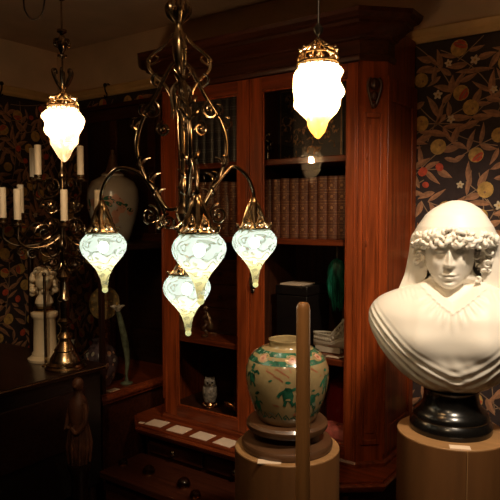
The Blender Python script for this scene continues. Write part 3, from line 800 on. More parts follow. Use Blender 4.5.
lx, ly = -2.52, 2.45
t = thing('lily_vase', (lx, ly, VZ0), 'slender sage green lily shaped vase leaning right in the display case', 'vase')
lx, ly = -2.53, 2.36
t.location = (lx, ly, VZ0)
m = MB(); m.lathe([(.034, 0), (.036, .006), (.012, .016), (.008, .04), (.009, .07)], (lx, ly, VZ0), 20); m.build('foot', M['olive'], t)
m = MB(); m.tube([(lx, ly, VZ0+.06), (lx-.002, ly+.01, VZ0+.14), (lx-.008, ly+.0, VZ0+.24), (lx-.02, ly-.02, VZ0+.36), (lx-.03, ly-.03, VZ0+.42)], [.008, .015, .020, .017, .012], 12, 0, 6)
for i in range(6):
    a = i*PI/3; m.tube([(lx-.03, ly-.03, VZ0+.42), (lx-.032+.02*math.cos(a), ly-.03+.02*math.sin(a), VZ0+.445), (lx-.034+.042*math.cos(a), ly-.03+.042*math.sin(a), VZ0+.45)], [.010, .010, .002], 8, 1, 4)
m.build('flower', [M['olive'], M['porc_w']], t)
qx, qy = -2.83, 2.22
t = thing('porcelain_flask', (qx, qy, VZ0), 'tall narrow pale porcelain flask at the left inside the display case', 'flask')
fp = [(.026, 0), (.03, .006), (.033, .06), (.03, .12), (.018, .17), (.012, .20), (.013, .235), (.018, .245)]
MB().lathe(fp, (qx, qy, VZ0), 24).build('body', M['porc_w'], t)
MB().lathe([(.014, .245), (.016, .255), (.008, .263), (0, .275)], (qx, qy, VZ0), 16).build('stopper', M['brass'], t)
card(-2.495, 2.225, VZ0, .04, .07, 'small cream card at the front corner of the display case shelf', .0)
card(-2.86, 2.19, VT, .07, .05, 'cream card on top of the black display case', .2)
# dark framed wall panel behind the vase
t = thing('wall_panel', (-3.0, YB, E(-.1)), 'dark wood framed panel on the wall behind the vase', 'panel')
MB().box(-3.45, -2.40, YB-.014, YB-.003, E(-.18), E(.67)).build('board', M['dark_wood_v'], t, smooth=False)
m = MB()
for q in ((-3.48, -3.40, E(-.20), E(.72)), (-3.16, -3.10, E(-.12), E(.64)), (-2.80, -2.74, E(-.12), E(.64)), (-2.44, -2.37, E(-.20), E(.72))): m.box(q[0], q[1], YB-.030, YB-.003, q[2], q[3])
for q in ((E(.64), E(.72)), (E(-.20), E(-.12))): m.box(-3.40, -2.44, YB-.030, YB-.003, q[0], q[1])
m.sweep([(-3.50, YB-.003), (-2.36, YB-.003)], [(.0, E(.72)), (.045, E(.72)), (.06, E(.745)), (.0, E(.745))])
m.build('frame', M['mahog_d'], t, bevel=.003)

# ------------------------------------------------------------------ dark display table with candelabrum and small bust
TZ = E(-.755); TX1, TY1 = -2.335, 2.04
t = thing('display_table', (-2.75, 1.4, 0), 'dark table case under the candelabrum at the left edge', 'table')
m = MB(); m.box(-3.20, TX1, .55, TY1, TZ-.028, TZ); m.build('tabletop', M['dark_wood'], t, bevel=.004)
m = MB(); m.box(-3.17, TX1-.02, .58, TY1-.02, .25, TZ-.028); m.build('case', M['blackbox'], t, bevel=.004)
m = MB(); m.tube([(TX1+.003, .55, TZ-.008), (TX1+.003, TY1, TZ-.008)], .004, 8); m.build('edge_rod', M['brass'], t)
for yy in (.60, 1.28): MB().box(TX1-.021, TX1-.012, yy, yy+.64, TZ-.38, TZ-.10).build('panel', M['dark_wood'], t, bevel=.006)
for x, y in ((-3.15, .60), (TX1-.06, .60), (-3.15, TY1-.06), (TX1-.06, TY1-.06)):
    MB().lathe([(.018, 0), (.026, .02), (.02, .05), (.03, .15), (.026, .25)], (x, y, 0), 16).build('leg', M['dark_wood'], t)

# carved figure standing between the table and the vitrine
cx, cy = -2.30, 2.12
cx, cy = -2.33, 2.085
t = thing('carved_figure', (-2.40, 1.93, 0), 'reddish carved wooden figure on a post beside the dark table', 'sculpture')
cx, cy = -2.075, 1.655
t.location = (cx, cy, 0)
m = MB(); m.lathe([(.055, 0), (.06, .02), (.04, .04), (.032, .10), (.036, .50), (.05, .525), (.05, .545)], (cx, cy, 0), 20); m.build('post', M['dark_wood_v'], t)
m = MB(); m.lathe([(.034, .38), (.045, .42), (.048, .50), (.036, .56), (.044, .61), (.036, .66), (.018, .685), (.018, .70)], (cx, cy, 0), 24)
m.ball((cx, cy, .725), (.024, .026, .032), 16, 10); m.ball((cx+.01, cy-.024, .722), (.006, .008, .007), 8, 6)
for s in (-1, 1): m.tube([(cx+s*.042, cy, .65), (cx+s*.054, cy-.01, .58), (cx+s*.036, cy-.04, .53), (cx+s*.010, cy-.048, .55)], [.012, .011, .009, .007], 8, 0, 4)
for i in range(9): m.tube([(cx+.044*math.cos(i*.7), cy+.044*math.sin(i*.7), .385), (cx+.05*math.cos(i*.7+.1), cy+.05*math.sin(i*.7+.1), .47), (cx+.036*math.cos(i*.7+.2), cy+.036*math.sin(i*.7+.2), .56)], [.006, .008, .004], 6, 0, 3)
m.v = [(x, y, z+.165) for x, y, z in m.v]; m.build('figure', M['carved'], t)

# candelabrum
KX, KY = -2.437, 1.870
t = thing('candelabrum', (KX, KY, TZ), 'tall dark brass branched candelabrum on the dark table', 'candelabrum')
K = 1.0
m = MB()
m.lathe([(.098, 0), (.100, .008), (.092, .016), (.094, .026), (.078, .036), (.074, .05), (.058, .075), (.052, .085), (.055, .092), (.040, .115), (.028, .135), (.030, .145), (.040, .155), (.030, .170), (.022, .180)], (KX, KY, TZ), 36)
m.build('base', M['brass'], t)
m = MB()
zb = .18
m.lathe([(.022, .18), (.018, .20), (.022, .21), (.036, .225), (.036, .235), (.022, .25), (.024, .33), (.034, .338), (.034, .348), (.024, .36), (.022, .43), (.030, .44), (.04, .455), (.028, .475), (.016, .49), (.020, .56), (.038, .59), (.040, .61), (.026, .64), (.014, .66),
         (.012, .76), (.026, .775), (.028, .79), (.014, .81), (.009, .83), (.008, .93), (.018, .94), (.018, .955), (.008, .97), (.007, 1.06), (.014, 1.07), (.012, 1.085), (0, 1.11)], (KX, KY, TZ), 24)
m.build('stem', M['bronze'], t)
def candle_arm(base_z, tip, sag, curl):
    """arm from the stem to a candle cup at tip (cup foot)"""
    p0 = Vector((KX, KY, base_z)); p1 = Vector(tip); h = (p1-p0); h.z = 0; r = h.length; e = h.normalized()
    m = MB()
    m.tube([p0+e*.014, p0+e*r*.35+Vector((0, 0, -sag*.8)), p0+e*r*.75+Vector((0, 0, -sag)), p0+e*r*.98+Vector((0, 0, -sag*.35)), p1+Vector((0, 0, -.028)), p1+Vector((0, 0, -.002))], [.007, .006, .006, .006, .005, .005], 8, 0, 6)
    q = p0+e*r*.42+Vector((0, 0, -sag*.2)); P = []
    for i in range(26):
        a = i*.42; rr = .045*(1-i/30); P.append(q+e*(rr*math.cos(a))+Vector((0, 0, rr*math.sin(a)+.03)))
    m.tube(P, [.0035, .0045, .003], 6)
    for i in range(20):
        pass
    q2 = p0+e*r*.7+Vector((0, 0, -sag-.03)); m.tube([q2+e*(.024*(1-i/24)*math.cos(-i*.5+1.5))+Vector((0, 0, .024*(1-i/24)*math.sin(-i*.5+1.5))) for i in range(20)], .003, 6)
    a = m.build('arm', M['bronze'], t)
    c = MB(); c.lathe([(.005, -.004), (.012, .0), (.034, .004), (.036, .009), (.032, .009), (.014, .006), (.012, .010), (.019, .018), (.020, .034), (.0175, .034), (.0170, .014), (0, .013)], tuple(p1), 20)
    c.build('candle_cup', M['brass'], a)
cands = [((3, 222), 2.87, 'candle farthest left in the candelabrum, cut by the photo edge'),
         ((17.8, 224), 2.83, 'ivory candle in the lower left tier, right of the leftmost one and nearest'),
         ((20.8, 217), 3.08, 'ivory candle half hidden behind the lower left pair'),
         ((33.3, 181), 3.05, 'ivory candle half hidden behind the upper left one'),
         ((38.2, 179), 2.93, 'ivory candle at the front of the upper left pair'),
         ((80.7, 179), 3.02, 'ivory candle on the right of the upper tier'),
         ((64.5, 225), 2.80, 'ivory candle low in the middle of the candelabrum'),
         ((98, 223), 3.00, 'ivory candle in front of the flowered vase')]
th = math.atan(35/600)
FW = Vector((-math.sin(YAW)*math.cos(th), math.cos(YAW)*math.cos(th), -math.sin(th))); RT = Vector((math.cos(YAW), math.sin(YAW), 0)); UP = RT.cross(FW)
for i, ((px, py), dz, lab) in enumerate(cands):
    P = (FW+RT*((px-250)/600)+UP*((250-py)/600))*dz+Vector((0, 0, EYE))      # foot of the candle
    tip = Vector((P.x, P.y, P.z-.0135))
    upper = 3 <= i <= 5
    candle_arm(tip.z-(.045 if upper else .05), tip, .035 if upper else .05, 1)
    c = thing('candle', tuple(P), lab, 'candle', 'ivory candles in the candelabrum')
    hgt = .165; m = MB(); m.lathe([(.0165, 0), (.0165, hgt-.003), (.015, hgt), (.010, hgt-.003), (0, hgt-.004)], tuple(P), 20); m.build('wax', M['wax'], c)
    MB().tube([(P.x, P.y, P.z+hgt-.006), (P.x+.001, P.y, P.z+hgt+.004), (P.x+.003, P.y, P.z+hgt+.009)], .0013, 6).build('wick', M['iron'], c)
# filigree scrolls between the tiers
m = MB()
for k_ in range(8):
    a0 = k_*PI/4+.2; e = Vector((math.cos(a0), math.sin(a0), 0)); b = Vector((KX, KY, TZ))
    for zc, R0, s in ((.60, .055, 1), (.70, .045, -1), (.52, .04, 1), (.80, .04, 1)):
        q = b+e*(R0*.9+.02)+Vector((0, 0, zc)); m.tube([q+e*(R0*(1-i/24)*math.cos(s*i*.5+PI))+Vector((0, 0, R0*(1-i/24)*math.sin(s*i*.5+PI))) for i in range(20)], [.003, .004, .002], 6)
        m.ball(q+e*R0*.9, (.007, .007, .012), 8, 5)
m.build('scrollwork', M['bronze'], t)

# small cream bust on a column behind the candelabrum
sx, sy = -2.66, 1.915
t = thing('small_bust', (sx, sy, TZ), 'small cream bust with curly hair on a round column behind the candelabrum', 'bust', None, math.radians(52))
m = MB(); m.lathe([(.085, 0), (.088, .012), (.075, .02), (.066, .03), (.066, .04), (.058, .05), (.055, .215), (.062, .225), (.068, .235), (.068, .25), (.05, .258)], (0, 0, 0), 32); m.build('column', M['marble_d'], t, local=True)
m = MB(); m.lathe([(.05, .258), (.054, .265), (.054, .275), (.036, .285)], (0, 0, 0), 28); m.build('band', M['brass'], t, local=True)
m = MB(); m.lathe([(.036, .283), (.046, .30), (.040, .325), (.026, .345), (.024, .375)], (0, 0, 0), 24)
m.ball((0, -.010, .415), (.042, .048, .055), 24, 16); m.ball((0, -.06, .408), (.007, .010, .012), 10, 7); m.ball((0, -.052, .385), (.012, .008, .005), 10, 6); m.ball((0, -.046, .366), (.015, .012, .011), 10, 7)
for s in (-1, 1): m.ball((s*.017, -.050, .422), (.009, .007, .006), 10, 6)
m.build('head', M['marble_d'], t, local=True)
m = MB(); rh = random.Random(12)
for i in range(90):
    a = rh.uniform(0, 2*PI); zz = rh.uniform(-.075, .055)
    fr = math.cos(a+PI/2)
    if fr > .45 and zz < .025: continue
    q = math.sqrt(max(0, 1-(max(zz, 0)/.062)**2)); m.ball((.058*q*math.cos(a), .004+.058*q*math.sin(a), .42+zz), rh.uniform(.013, .018), 9, 6)
m.ball((0, .008, .43), (.048, .05, .052), 16, 10)
m.build('hair', M['marble_d'], t, local=True)
# slender brass rod standing on the table
t = thing('brass_rod', (-2.52, 1.80, TZ), 'thin upright brass rod standing on the dark table left of the candelabrum', 'rod')
rx, ry = -2.545, 1.835
t.location = (rx, ry, TZ)
MB().lathe([(.020, 0), (.022, .004), (.010, .010), (.0065, .014)], (rx, ry, TZ), 18).build('foot', M['brass'], t)
MB().tube([(rx, ry, TZ+.012), (rx, ry, TZ+.455)], .0074, 10).build('shaft', M['brass'], t)
MB().ball((rx, ry, TZ+.46), .011, 12, 8).build('finial', M['brass'], t)

# ------------------------------------------------------------------ pedestals, jar, post
def pedestal(x, y, top, r, label):
    t = thing('pedestal', (x, y, 0), label, 'pedestal', None)
    m = MB(); m.lathe([(r, 0), (r, top-.004)], (x, y, 0), 72, 0); m.build('drum', M['oak'], t)
    m = MB(); m.lathe([(r-.001, top-.0042), (r-.001, top-.001), (r-.002, top)], (x, y, 0), 72, 0); m.build('top_board', M['oak_edge'], t)
    return t
JX, JY, JT = -1.054, 1.713, E(-.784)
pedestal(JX, JY, JT, .178, 'round light wood pedestal carrying the painted jar')
QX, QY, QT = -.581, 1.992, E(-.716)
pd = pedestal(QX, QY, QT, .178, 'round light wood pedestal carrying the marble bust')
px2 = 2*PI
ca = math.atan2(0-QY, 0-QX)+.26
m = MB(); m.tube([(QX+.181*math.cos(ca), QY+.181*math.sin(ca), QT-.002), (QX+.1805*math.cos(ca), QY+.1805*math.sin(ca), QT-.2), (QX+.1805*math.cos(ca), QY+.1805*math.sin(ca), .02)], .0016, 6)
m.build('veneer_seam', M['oak_edge'], pd)
# stand
t = thing('jar_stand', (JX, JY, JT), 'dark turned wood stand under the painted jar', 'stand')
MB().lathe([(.150, 0), (.154, .006), (.155, .018), (.150, .026), (.12, .032), (.105, .040), (.10, .052), (.108, .06)], (JX, JY, JT), 56).build('foot', M['stand_wood'], t)
MB().lathe([(.108, .060), (.130, .064), (.138, .074), (.138, .086), (.130, .095), (.112, .097), (.100, .094), (0, .094)], (JX, JY, JT), 56).build('collar', M['stand_wood'], t)
# jar
S = 2.05/600
jz = JT+.0945
JK = .93
jprof = [(.092, 0), (.097, .004), (.106, .022), (.121, .065), (.134, .11), (.1405, .155), (.1395, .19), (.130, .22), (.112, .245), (.086, .262), (.064, .268), (.060, .274), (.060, .283), (.0635, .288), (.0635, .292)]
jprof = [(r_, z_*JK) for r_, z_ in jprof]
t = thing('painted_jar', (JX, JY, jz), 'cream crackle ginger jar painted with green figures on a wooden stand', 'jar')
m = MB(); cj = (JX, JY, jz)
m.lathe(jprof+[(.060, .2725), (.055, .270), (.053, .25), (.08, .232), (.10, .20), (.0, .05)], cj, 72, 0, False)
view = math.atan2(-JY, -JX)
rj = random.Random(21)
# collar of green scales with pink flowers
N = 96
vs = []
for zz in (.207, .219, .232, .243):
    for i in range(N): vs.append(on_lathe(jprof, cj, 2*PI*i/N, zz, .0007))
m.add(vs, [(k_*N+i, k_*N+(i+1) % N, (k_+1)*N+(i+1) % N, (k_+1)*N+i) for k_ in range(3) for i in range(N)], 1)
for i in range(7):
    a = view+.15+i*2*PI/7
    decal(m, jprof, cj, a, .2255, blob(.024, .013, 0, 16), 0, .0014); decal(m, jprof, cj, a, .2255, blob(.014, .009, 0, 10, .2, rj), 3, .0018); decal(m, jprof, cj, a, .2255, blob(.006, .004), 2, .0022)
for i in range(60): decal(m, jprof, cj, rj.uniform(0, 2*PI), rj.uniform(.210, .242), blob(.004, .003, 0, 7), 4, .0011)
def stroke(a, pts2, w, mi, out=.0008):
    r0 = .135; vs = []
    for i, (u, z) in enumerate(pts2):
        q = pts2[min(i+1, len(pts2)-1)]; p = pts2[max(i-1, 0)]; dx, dz = q[0]-p[0], q[1]-p[1]; l = math.hypot(dx, dz) or 1
        for s in (1, -1): vs.append(on_lathe(jprof, cj, a+(u-s*dz/l*w)/r0, z+s*dx/l*w, out))
    m.add(vs, [(2*i, 2*i+1, 2*i+3, 2*i+2) for i in range(len(pts2)-1)], mi)
def figure_at(a, z, s=1.0, k=1):
    decal(m, jprof, cj, a, z, [(q[0]*s, q[1]*s) for q in ((-.012, -.022), (.012, -.024), (.015, -.006), (.007, .014), (-.007, .015), (-.015, -.002))], 1, .001)
    decal(m, jprof, cj, a, z+.022*s, blob(.006*s, .007*s), 0 if k else 1, .0012)
    decal(m, jprof, cj, a, z+.028*s, blob(.007*s, .004*s), 1, .0014)
    stroke(a, [(.008*s, z+.008*s), (.022*s, z+.014*s), (.03*s, z+.006*s)], .004*s, 1, .0012); stroke(a, [(-.008*s, z+.006*s), (-.02*s, z-.002*s), (-.026*s, z-.012*s)], .004*s, 1, .0012)
    stroke(a, [(-.005*s, z-.02*s), (-.01*s, z-.036*s)], .004*s, 1); stroke(a, [(.006*s, z-.02*s), (.014*s, z-.034*s)], .004*s, 1)
figure_at(view+.02, .125, 1.25); figure_at(view-.95, .17, 1.1, 0); figure_at(view+1.1, .15, 1.2); figure_at(view+.65, .10, 1.0); figure_at(view+2.2, .13, 1.2); figure_at(view-2.0, .13, 1.2)
figure_at(view-.85, .075, .8, 0); figure_at(view+.28, .09, .8)
for du, z0, u1, z1 in ((-.34, .192, .05, .170), (-.12, .200, .045, .176), (-.20, .178, .03, .162), (.35, .19, .03, .16), (.75, .2, .04, .17)):
    stroke(view+du, [(-u1/2, z0), (0, (z0+z1)/2+.002), (u1/2, z1)], .0022, 2)
for du in (-.25, -.05): stroke(view+du, [(-.035, .195), (-.02, .212), (-.004, .198), (.012, .205), (.02, .19)], .0012, 2)
for i in range(46):
    a = rj.uniform(0, 2*PI); z = rj.choice((rj.uniform(.03, .065), rj.uniform(.05, .2)))
    decal(m, jprof, cj, a, z, blob(rj.uniform(.004, .014), rj.uniform(.003, .006), rj.uniform(-.5, .5), 9, .3, rj), rj.choice((1, 1, 1, 2, 4)), .0007+i*.00001)
for i in range(30): stroke(2*PI*i/30, [(-.012, .03+rj.uniform(-.006, .012)), (0, .045+rj.uniform(-.006, .016)), (.013, .03)], .0022, 1)
m.build('body', [M['crackle'], M['green_en'], M['red_en'], M['pink_en'], M['olive']], t)
card(-1.030+.005, 1.560, JT, .075, .034, 'cream card lying on the jar pedestal in front of the stand', .55)
card(-.515, 1.852, QT, .062, .030, 'cream card lying on the bust pedestal', .42)
# foreground post
t = thing('wooden_post', (-.738, 1.280, 0), 'tall slim pale wooden post with rounded top in front of the jar', 'post')
wx, wy, wt = -.738, 1.280, E(-.215)
lean = lambda m: setattr(m, 'v', [(x-.0075*z*.82/1.4, y+.0075*z*.57/1.4, z) for x, y, z in m.v])
MB().lathe([(.11, 0), (.112, .015), (.09, .03), (.03, .045), (.0205, .06)], (wx, wy, 0), 32).build('foot', M['stand_wood'], t)
m = MB(); m.lathe([(.0205, .055), (.0195, .7), (.0172, wt-.018), (.0155, wt-.008), (.011, wt-.002), (0, wt)], (wx, wy, 0), 28); lean(m); m.build('shaft', M['post_wood'], t)

# ------------------------------------------------------------------ marble bust (units: 1 = S2 metres)
S2 = 2.0/600
t = thing('marble_bust', (QX-.0095, QY+.0155, QT), 'white marble bust of a veiled woman on a light wood pedestal', 'bust', None, math.radians(16.6))
m = MB(); m.lathe([(.132, 0), (.134, .006), (.134, .020), (.126, .030), (.122, .034), (.124, .040), (.120, .050), (.108, .058), (.100, .064), (.092, .075), (.088, .095), (.090, .108), (.094, .112)], (0, 0, 0), 56); m.v = [(x, y, z*1.25) for x, y, z in m.v]
m.build('socle', M['black_marble'], t, local=True)
ZB = 41.0                                        # torso bottom above the pedestal top, in bust units
def ss(a, b, x):
    q = np.clip((x-a)/(b-a), 0, 1); return q*q*(3-2*q)
W = [(0, 26), (5, 37), (11, 47), (24, 60.5), (39, 72), (57, 81), (66, 83), (75, 82.5), (82, 79.5), (88, 74), (93, 66), (97, 55), (100, 46), (103, 38), (107, 29), (111, 22.5), (116, 18.8), (125, 16.5), (140, 16.5)]
DF = [(0, 22), (5, 29), (11, 35), (24, 41), (40, 44), (57, 44.5), (75, 41), (88, 33), (97, 25), (103, 20), (111, 15.5), (125, 14.5), (140, 14.5)]
DB = [(0, 10), (11, 20), (24, 27), (40, 31), (57, 33), (75, 31), (88, 27), (97, 23), (103, 20), (111, 17), (125, 15), (140, 15)]
zs = np.concatenate([np.linspace(0, 12, 16), np.linspace(12, 80, 75)[1:], np.linspace(80, 140, 75)[1:]])
NT = 280
_pc = {}
def prof_np(P, z):
    k = id(P)
    if k not in _pc:
        sg = 3.0 if len(P) == 0 or P[-1][0] > 100 else 1.6
        g = np.arange(P[0][0]-20, P[-1][0]+20.01, .25); v = np.interp(g, [p[0] for p in P], [p[1] for p in P])
        lo = g < P[0][0]; v[lo] = P[0][1]+(P[1][1]-P[0][1])/(P[1][0]-P[0][0])*(g[lo]-P[0][0])
        kx = np.arange(-12, 12.01, .25); kw = np.exp(-(kx/sg)**2/2); kw /= kw.sum()
        sv = np.convolve(np.pad(v, len(kx)//2, mode='edge'), kw, 'valid')
        _pc[k] = (P, g, sv)
    return np.interp(z, _pc[k][1], _pc[k][2])
verts = []; faces = []
for z in zs:
    kk = np.linspace(-2, 2, 5); wgt = np.array([1, 2, 3, 2, 1])/9
    w = float((prof_np(W, z+kk*1.2)*wgt).sum()); df = float((prof_np(DF, z+kk*1.2)*wgt).sum()); db = float((prof_np(DB, z+kk*1.2)*wgt).sum())
    for i in range(NT):
        a = 2*PI*i/NT; ca_, sa_ = math.cos(a), math.sin(a)
        ex = 2/2.3
        x = w*math.copysign(abs(ca_)**ex, ca_); front = sa_ < 0
        y = (df if front else db)*math.copysign(abs(sa_)**ex, sa_)
        n = np.array([ca_/max(w, 1), sa_/max(df if front else db, 1)]); n = n/np.linalg.norm(n)
        d = 0.0
        if front:
            F = min(1, -sa_*2.2)
            zn = 82+.62*abs(x+0)+.006*x*x
            g = zn-z                                         # below the neckline > 0
            d += 1.0*float(ss(-.8, .8, g))*float(ss(40, 30, abs(x)))*F
            d -= 9.0*F*float(ss(.2, 7.0, -g))*float(ss(34, 20, abs(x)))*float(ss(112, 104, z))
            d += 1.3*F*math.exp(-((g-1.4)/1.3)**2)*float(ss(38, 28, abs(x)))
            r = math.hypot(x, (z-106)); ang = math.atan2(x, 106-z)
            fade = float(ss(0, 2.5, g))*float(ss(24, 9, g))
            d += F*fade*.75*math.cos(ang*26)
            for bx_ in (-30, 30): d += F*4.5*math.exp(-((x-bx_)/17)**2-((z-50)/15)**2)
            d -= F*1.2*math.exp(-((x-8)/26)**2-((z-36)/6)**2)
            # sweeping folds of the drapery
            if x < 18:
                gg = z-.0066*(x-22)**2; amp = float(ss(-14, -8, gg))*float(ss(30, 10, gg))*float(ss(18, 4, x))*float(ss(-86, -70, x)*.6+.4)
                d += F*amp*.95*math.sin(gg*2*PI/8.5+.5*math.sin(x*.05))
            if x > -14:
                gg = z-.0090*(x+12)**2; amp = float(ss(-12, -6, gg))*float(ss(34, 8, gg))*float(ss(-14, 6, x))
                d += F*amp*.85*math.sin(gg*2*PI/9.5+1+.4*math.sin(x*.09))
            d += F*.35*math.exp(-((z-30)/8)**2)*math.sin(x*.45+z*.2)*float(ss(24, 4, abs(x-4)))
            # shoulder gathers
            d += F*.7*math.exp(-((abs(x)-46)/12)**2-((z-97)/5)**2)*math.sin(x*1.3+z*.6)
        verts.append((x+n[0]*d, y+n[1]*d, z))
nz = len(zs)
for k_ in range(nz-1):
    for i in range(NT):
        j = (i+1) % NT; faces.append((k_*NT+i, k_*NT+j, (k_+1)*NT+j, (k_+1)*NT+i))
faces.append(tuple(range(NT))[::-1]); faces.append(tuple((nz-1)*NT+i for i in range(NT)))
# head, z measured from the eye line
HX, HY, HZ = -4.0, -5.5, 138.0
HW = [(-37, 4), (-35.5, 8), (-33, 11), (-29, 14.6), (-22, 19.2), (-14, 22.2), (-6, 23.4), (2, 23.8), (12, 23.8), (20, 21.2), (28, 17), (33, 11.5), (36, 5), (37.5, .5)]
HF = [(-37, 14), (-35.5, 18.5), (-33, 20.6), (-29, 21.6), (-22, 22.4), (-14, 23.6), (-6, 24.4), (2, 25), (10, 26), (18, 25.2), (26, 20), (33, 12), (36, 6), (37.5, .5)]
HB = [(-37, -6), (-33, -2), (-29, 4), (-22, 11), (-14, 18), (-6, 23), (2, 26), (12, 28), (20, 27), (28, 21), (33, 14), (36, 7), (37.5, .5)]
def gs(x, c, s): return math.exp(-((x-c)/s)**2)
zh = np.linspace(-37, 37.5, 190); NH = 260; hv = []; hf = []
for z in zh:
    kk = np.linspace(-1.6, 1.6, 5); wgt = np.array([1, 2, 3, 2, 1])/9
    zz = np.clip(z+kk, -37, 37.5)
    w = float((prof_np(HW, zz)*wgt).sum()); df = float((prof_np(HF, zz)*wgt).sum()); db = float((prof_np(HB, zz)*wgt).sum())
    for i in range(NH):
        a = 2*PI*i/NH; ca_, sa_ = math.cos(a), math.sin(a); front = sa_ < 0
        ex = 2/2.25; x = w*math.copysign(abs(ca_)**ex, ca_); y = (df if front else db)*(abs(sa_)**ex)*(-1 if front else 1)
        d = 0
        if front:
            F = min(1, -sa_*1.8); ax = abs(x)
            nzr = 1/(1+math.exp(-(z+14.8)*1.8))*(1/(1+math.exp((z-2.5)*.55)))      # nose between z=-15 and the brow
            wn = 1.9+max(0, -z-2)*.13
            d += nzr*(2.4+max(0, -z+3)*.34)*gs(x, 0, wn)
            d += 2.1*gs(ax, 3.5, 1.7)*gs(z, -13.0, 2.0)
            d -= .9*gs(ax, 1.9, .9)*gs(z, -15.2, .8)
            d -= 5.4*gs(ax, 9.4, 5.2)*gs(z, .9, 3.7)
            d += 3.9*gs(ax, 9.8, 3.9)*gs(z, -.6, 2.4)
            d -= 1.5*gs(ax, 9.4, 4.6)*gs(z, -2.5+.02*(ax-9)**2, .55)
            d -= 1.2*gs(ax, 9.4, 4.4)*gs(z, 2.8-.03*(ax-9)**2, .7)
            d += 1.7*gs(ax, 9.5, 6.5)*gs(z, 6.4-.03*(ax-8)**2, 1.8)
            d += 1.3*gs(x, 0, 7.5)*gs(z, -22, 5)
            d -= .7*gs(x, 0, 1.0)*gs(z, -18, 2)
            d += 2.0*gs(z, -22.0-.015*ax*ax, 1.15)*gs(ax, 2.2, 4.2)
            d += 2.2*gs(z, -26.0+.02*ax*ax, 1.35)*gs(x, 0, 4.4)
            d -= 1.7*gs(z, -23.9+.012*ax*ax, .62)*gs(x, 0, 6.4)
            d -= .9*gs(ax, 7.6, 1.5)*gs(z, -23.2, 1.6)
            d -= 1.1*gs(x, 0, 6)*gs(z, -29.2, 1.5)
            d += 2.6*gs(x, 0, 5.0)*gs(z, -33, 3.0)
            d += 1.8*gs(ax, 13.0, 5)*gs(z, -11, 6)
            d *= F
        hv.append((HX+x, HY+y-d, HZ+z))
o0 = len(verts)
for k_ in range(len(zh)-1):
    for i in range(NH):
        j = (i+1) % NH; hf.append((o0+k_*NH+i, o0+k_*NH+j, o0+(k_+1)*NH+j, o0+(k_+1)*NH+i))
hf.append(tuple(o0+i for i in range(NH))[::-1]); hf.append(tuple(o0+(len(zh)-1)*NH+i for i in range(NH)))
m = MB(); m.add(verts+hv, faces+hf)
m.v = [(x*S2, y*S2, (z+ZB)*S2+.004) for x, y, z in m.v]
fig = m.build('figure', M['marble'], t, local=True, angle=180)
def remesh(o, vox, smooth_it=2):
    r = o.modifiers.new('remesh', 'REMESH'); r.mode = 'VOXEL'; r.voxel_size = vox; r.use_smooth_shade = True
    if smooth_it:
        q = o.modifiers.new('smooth', 'SMOOTH'); q.iterations = smooth_it; q.factor = .5
remesh(fig, .0019, 2)
# hair: fringe of curls and side locks
m = MB(); rh = random.Random(31)
def hb(x, y, z, r): m.ball(((HX+x)*S2, (HY+y)*S2, (HZ+z+ZB)*S2+.004), (r*S2, r*S2*.95, r*S2*.95), 12, 8)
def curl(x, y, z, r, th):
    """one C-shaped lock: centre, ring radius, thickness (bust units)"""
    ax = Vector((rh.uniform(-1, 1), rh.uniform(-1.6, -.4), rh.uniform(-1, 1))).normalized(); u = ax.orthogonal().normalized(); w = ax.cross(u); a0 = rh.uniform(0, 6.28)
    P = []
    for i in range(12):
        a = a0+i*.44; rr = r*(1-.04*i); p = u*(rr*math.cos(a))+w*(rr*math.sin(a))
        P.append(((HX+x+p.x)*S2, (HY+y+p.y)*S2, (HZ+z+p.z+ZB)*S2+.004))
    m.tube(P, [th*.6*S2, th*S2, th*S2, th*.5*S2], 8)
for row in range(3):
    nn = 22-row*2
    for i in range(nn):
        a = math.radians(186+(354-186)*(i+.5*(row % 2))/nn+rh.uniform(-2, 2)); rx_, ry_ = 37.0-row*1.0+rh.uniform(-1.5, 1.5), 31.0-row*.3
        curl(rx_*math.cos(a)+4, ry_*math.sin(a), 9.0+row*4.6+rh.uniform(-2, 2)-2.0*abs(math.cos(a)), rh.uniform(2.8, 4.6), rh.uniform(1.8, 2.7))
for i in range(40): curl(rh.uniform(25, 36), rh.uniform(-10, 8), rh.uniform(-28, 12), rh.uniform(2.6, 4.2), rh.uniform(1.3, 1.9))
for i in range(30): curl(rh.uniform(-34, -25), rh.uniform(-10, 10), rh.uniform(-12, 12), rh.uniform(2.6, 4.0), rh.uniform(1.3, 1.9))
m.ball(((HX+2)*S2, (HY+4)*S2, (HZ+20+ZB)*S2), (33*S2, 27*S2, 17*S2), 32, 16)
hair = m.build('hair', M['marble'], t, local=True, angle=180); remesh(hair, .0016, 1)
# veil
VW = [(-62, 70), (-54, 62), (-46, 55), (-40, 51), (-26, 46.5), (-6, 43.5), (8, 42), (14, 39.5), (25, 35.5), (38, 28.5), (45, 22.5), (51, 14), (54, 7), (55.2, .6)]
VF = [(-62, 2), (-46, 3), (-40, 4), (-26, 6), (-6, 9), (6, 20), (10, 31), (14, 36), (25, 33.5), (38, 26), (45, 20), (51, 12.5), (54, 6), (55.2, .6)]
VB = [(-62, 30), (-46, 28), (-26, 30), (-6, 33), (14, 36), (25, 34), (38, 28), (45, 22), (51, 14), (54, 7), (55.2, .6)]
GAP = [(-62, 44), (-40, 38), (-26, 34), (-6, 33), (6, 36), (10, 34), (12.0, 22), (13.5, 6), (15, 0), (56, 0)]
CXv = [(-62, 4), (14, 4), (38, 4.5), (51, 6), (55, 6)]
SQ = lambda P: [(z if z < 14 else 14+(z-14)*.86, v) for z, v in P]
VW, VF, VB, CXv = SQ(VW), SQ(VF), SQ(VB), SQ(CXv)
zv = np.concatenate([np.linspace(-62, 6, 60), np.linspace(6, 16, 24)[1:], np.linspace(16, 49.4, 60)[1:]]); NV = 200
m = MB()
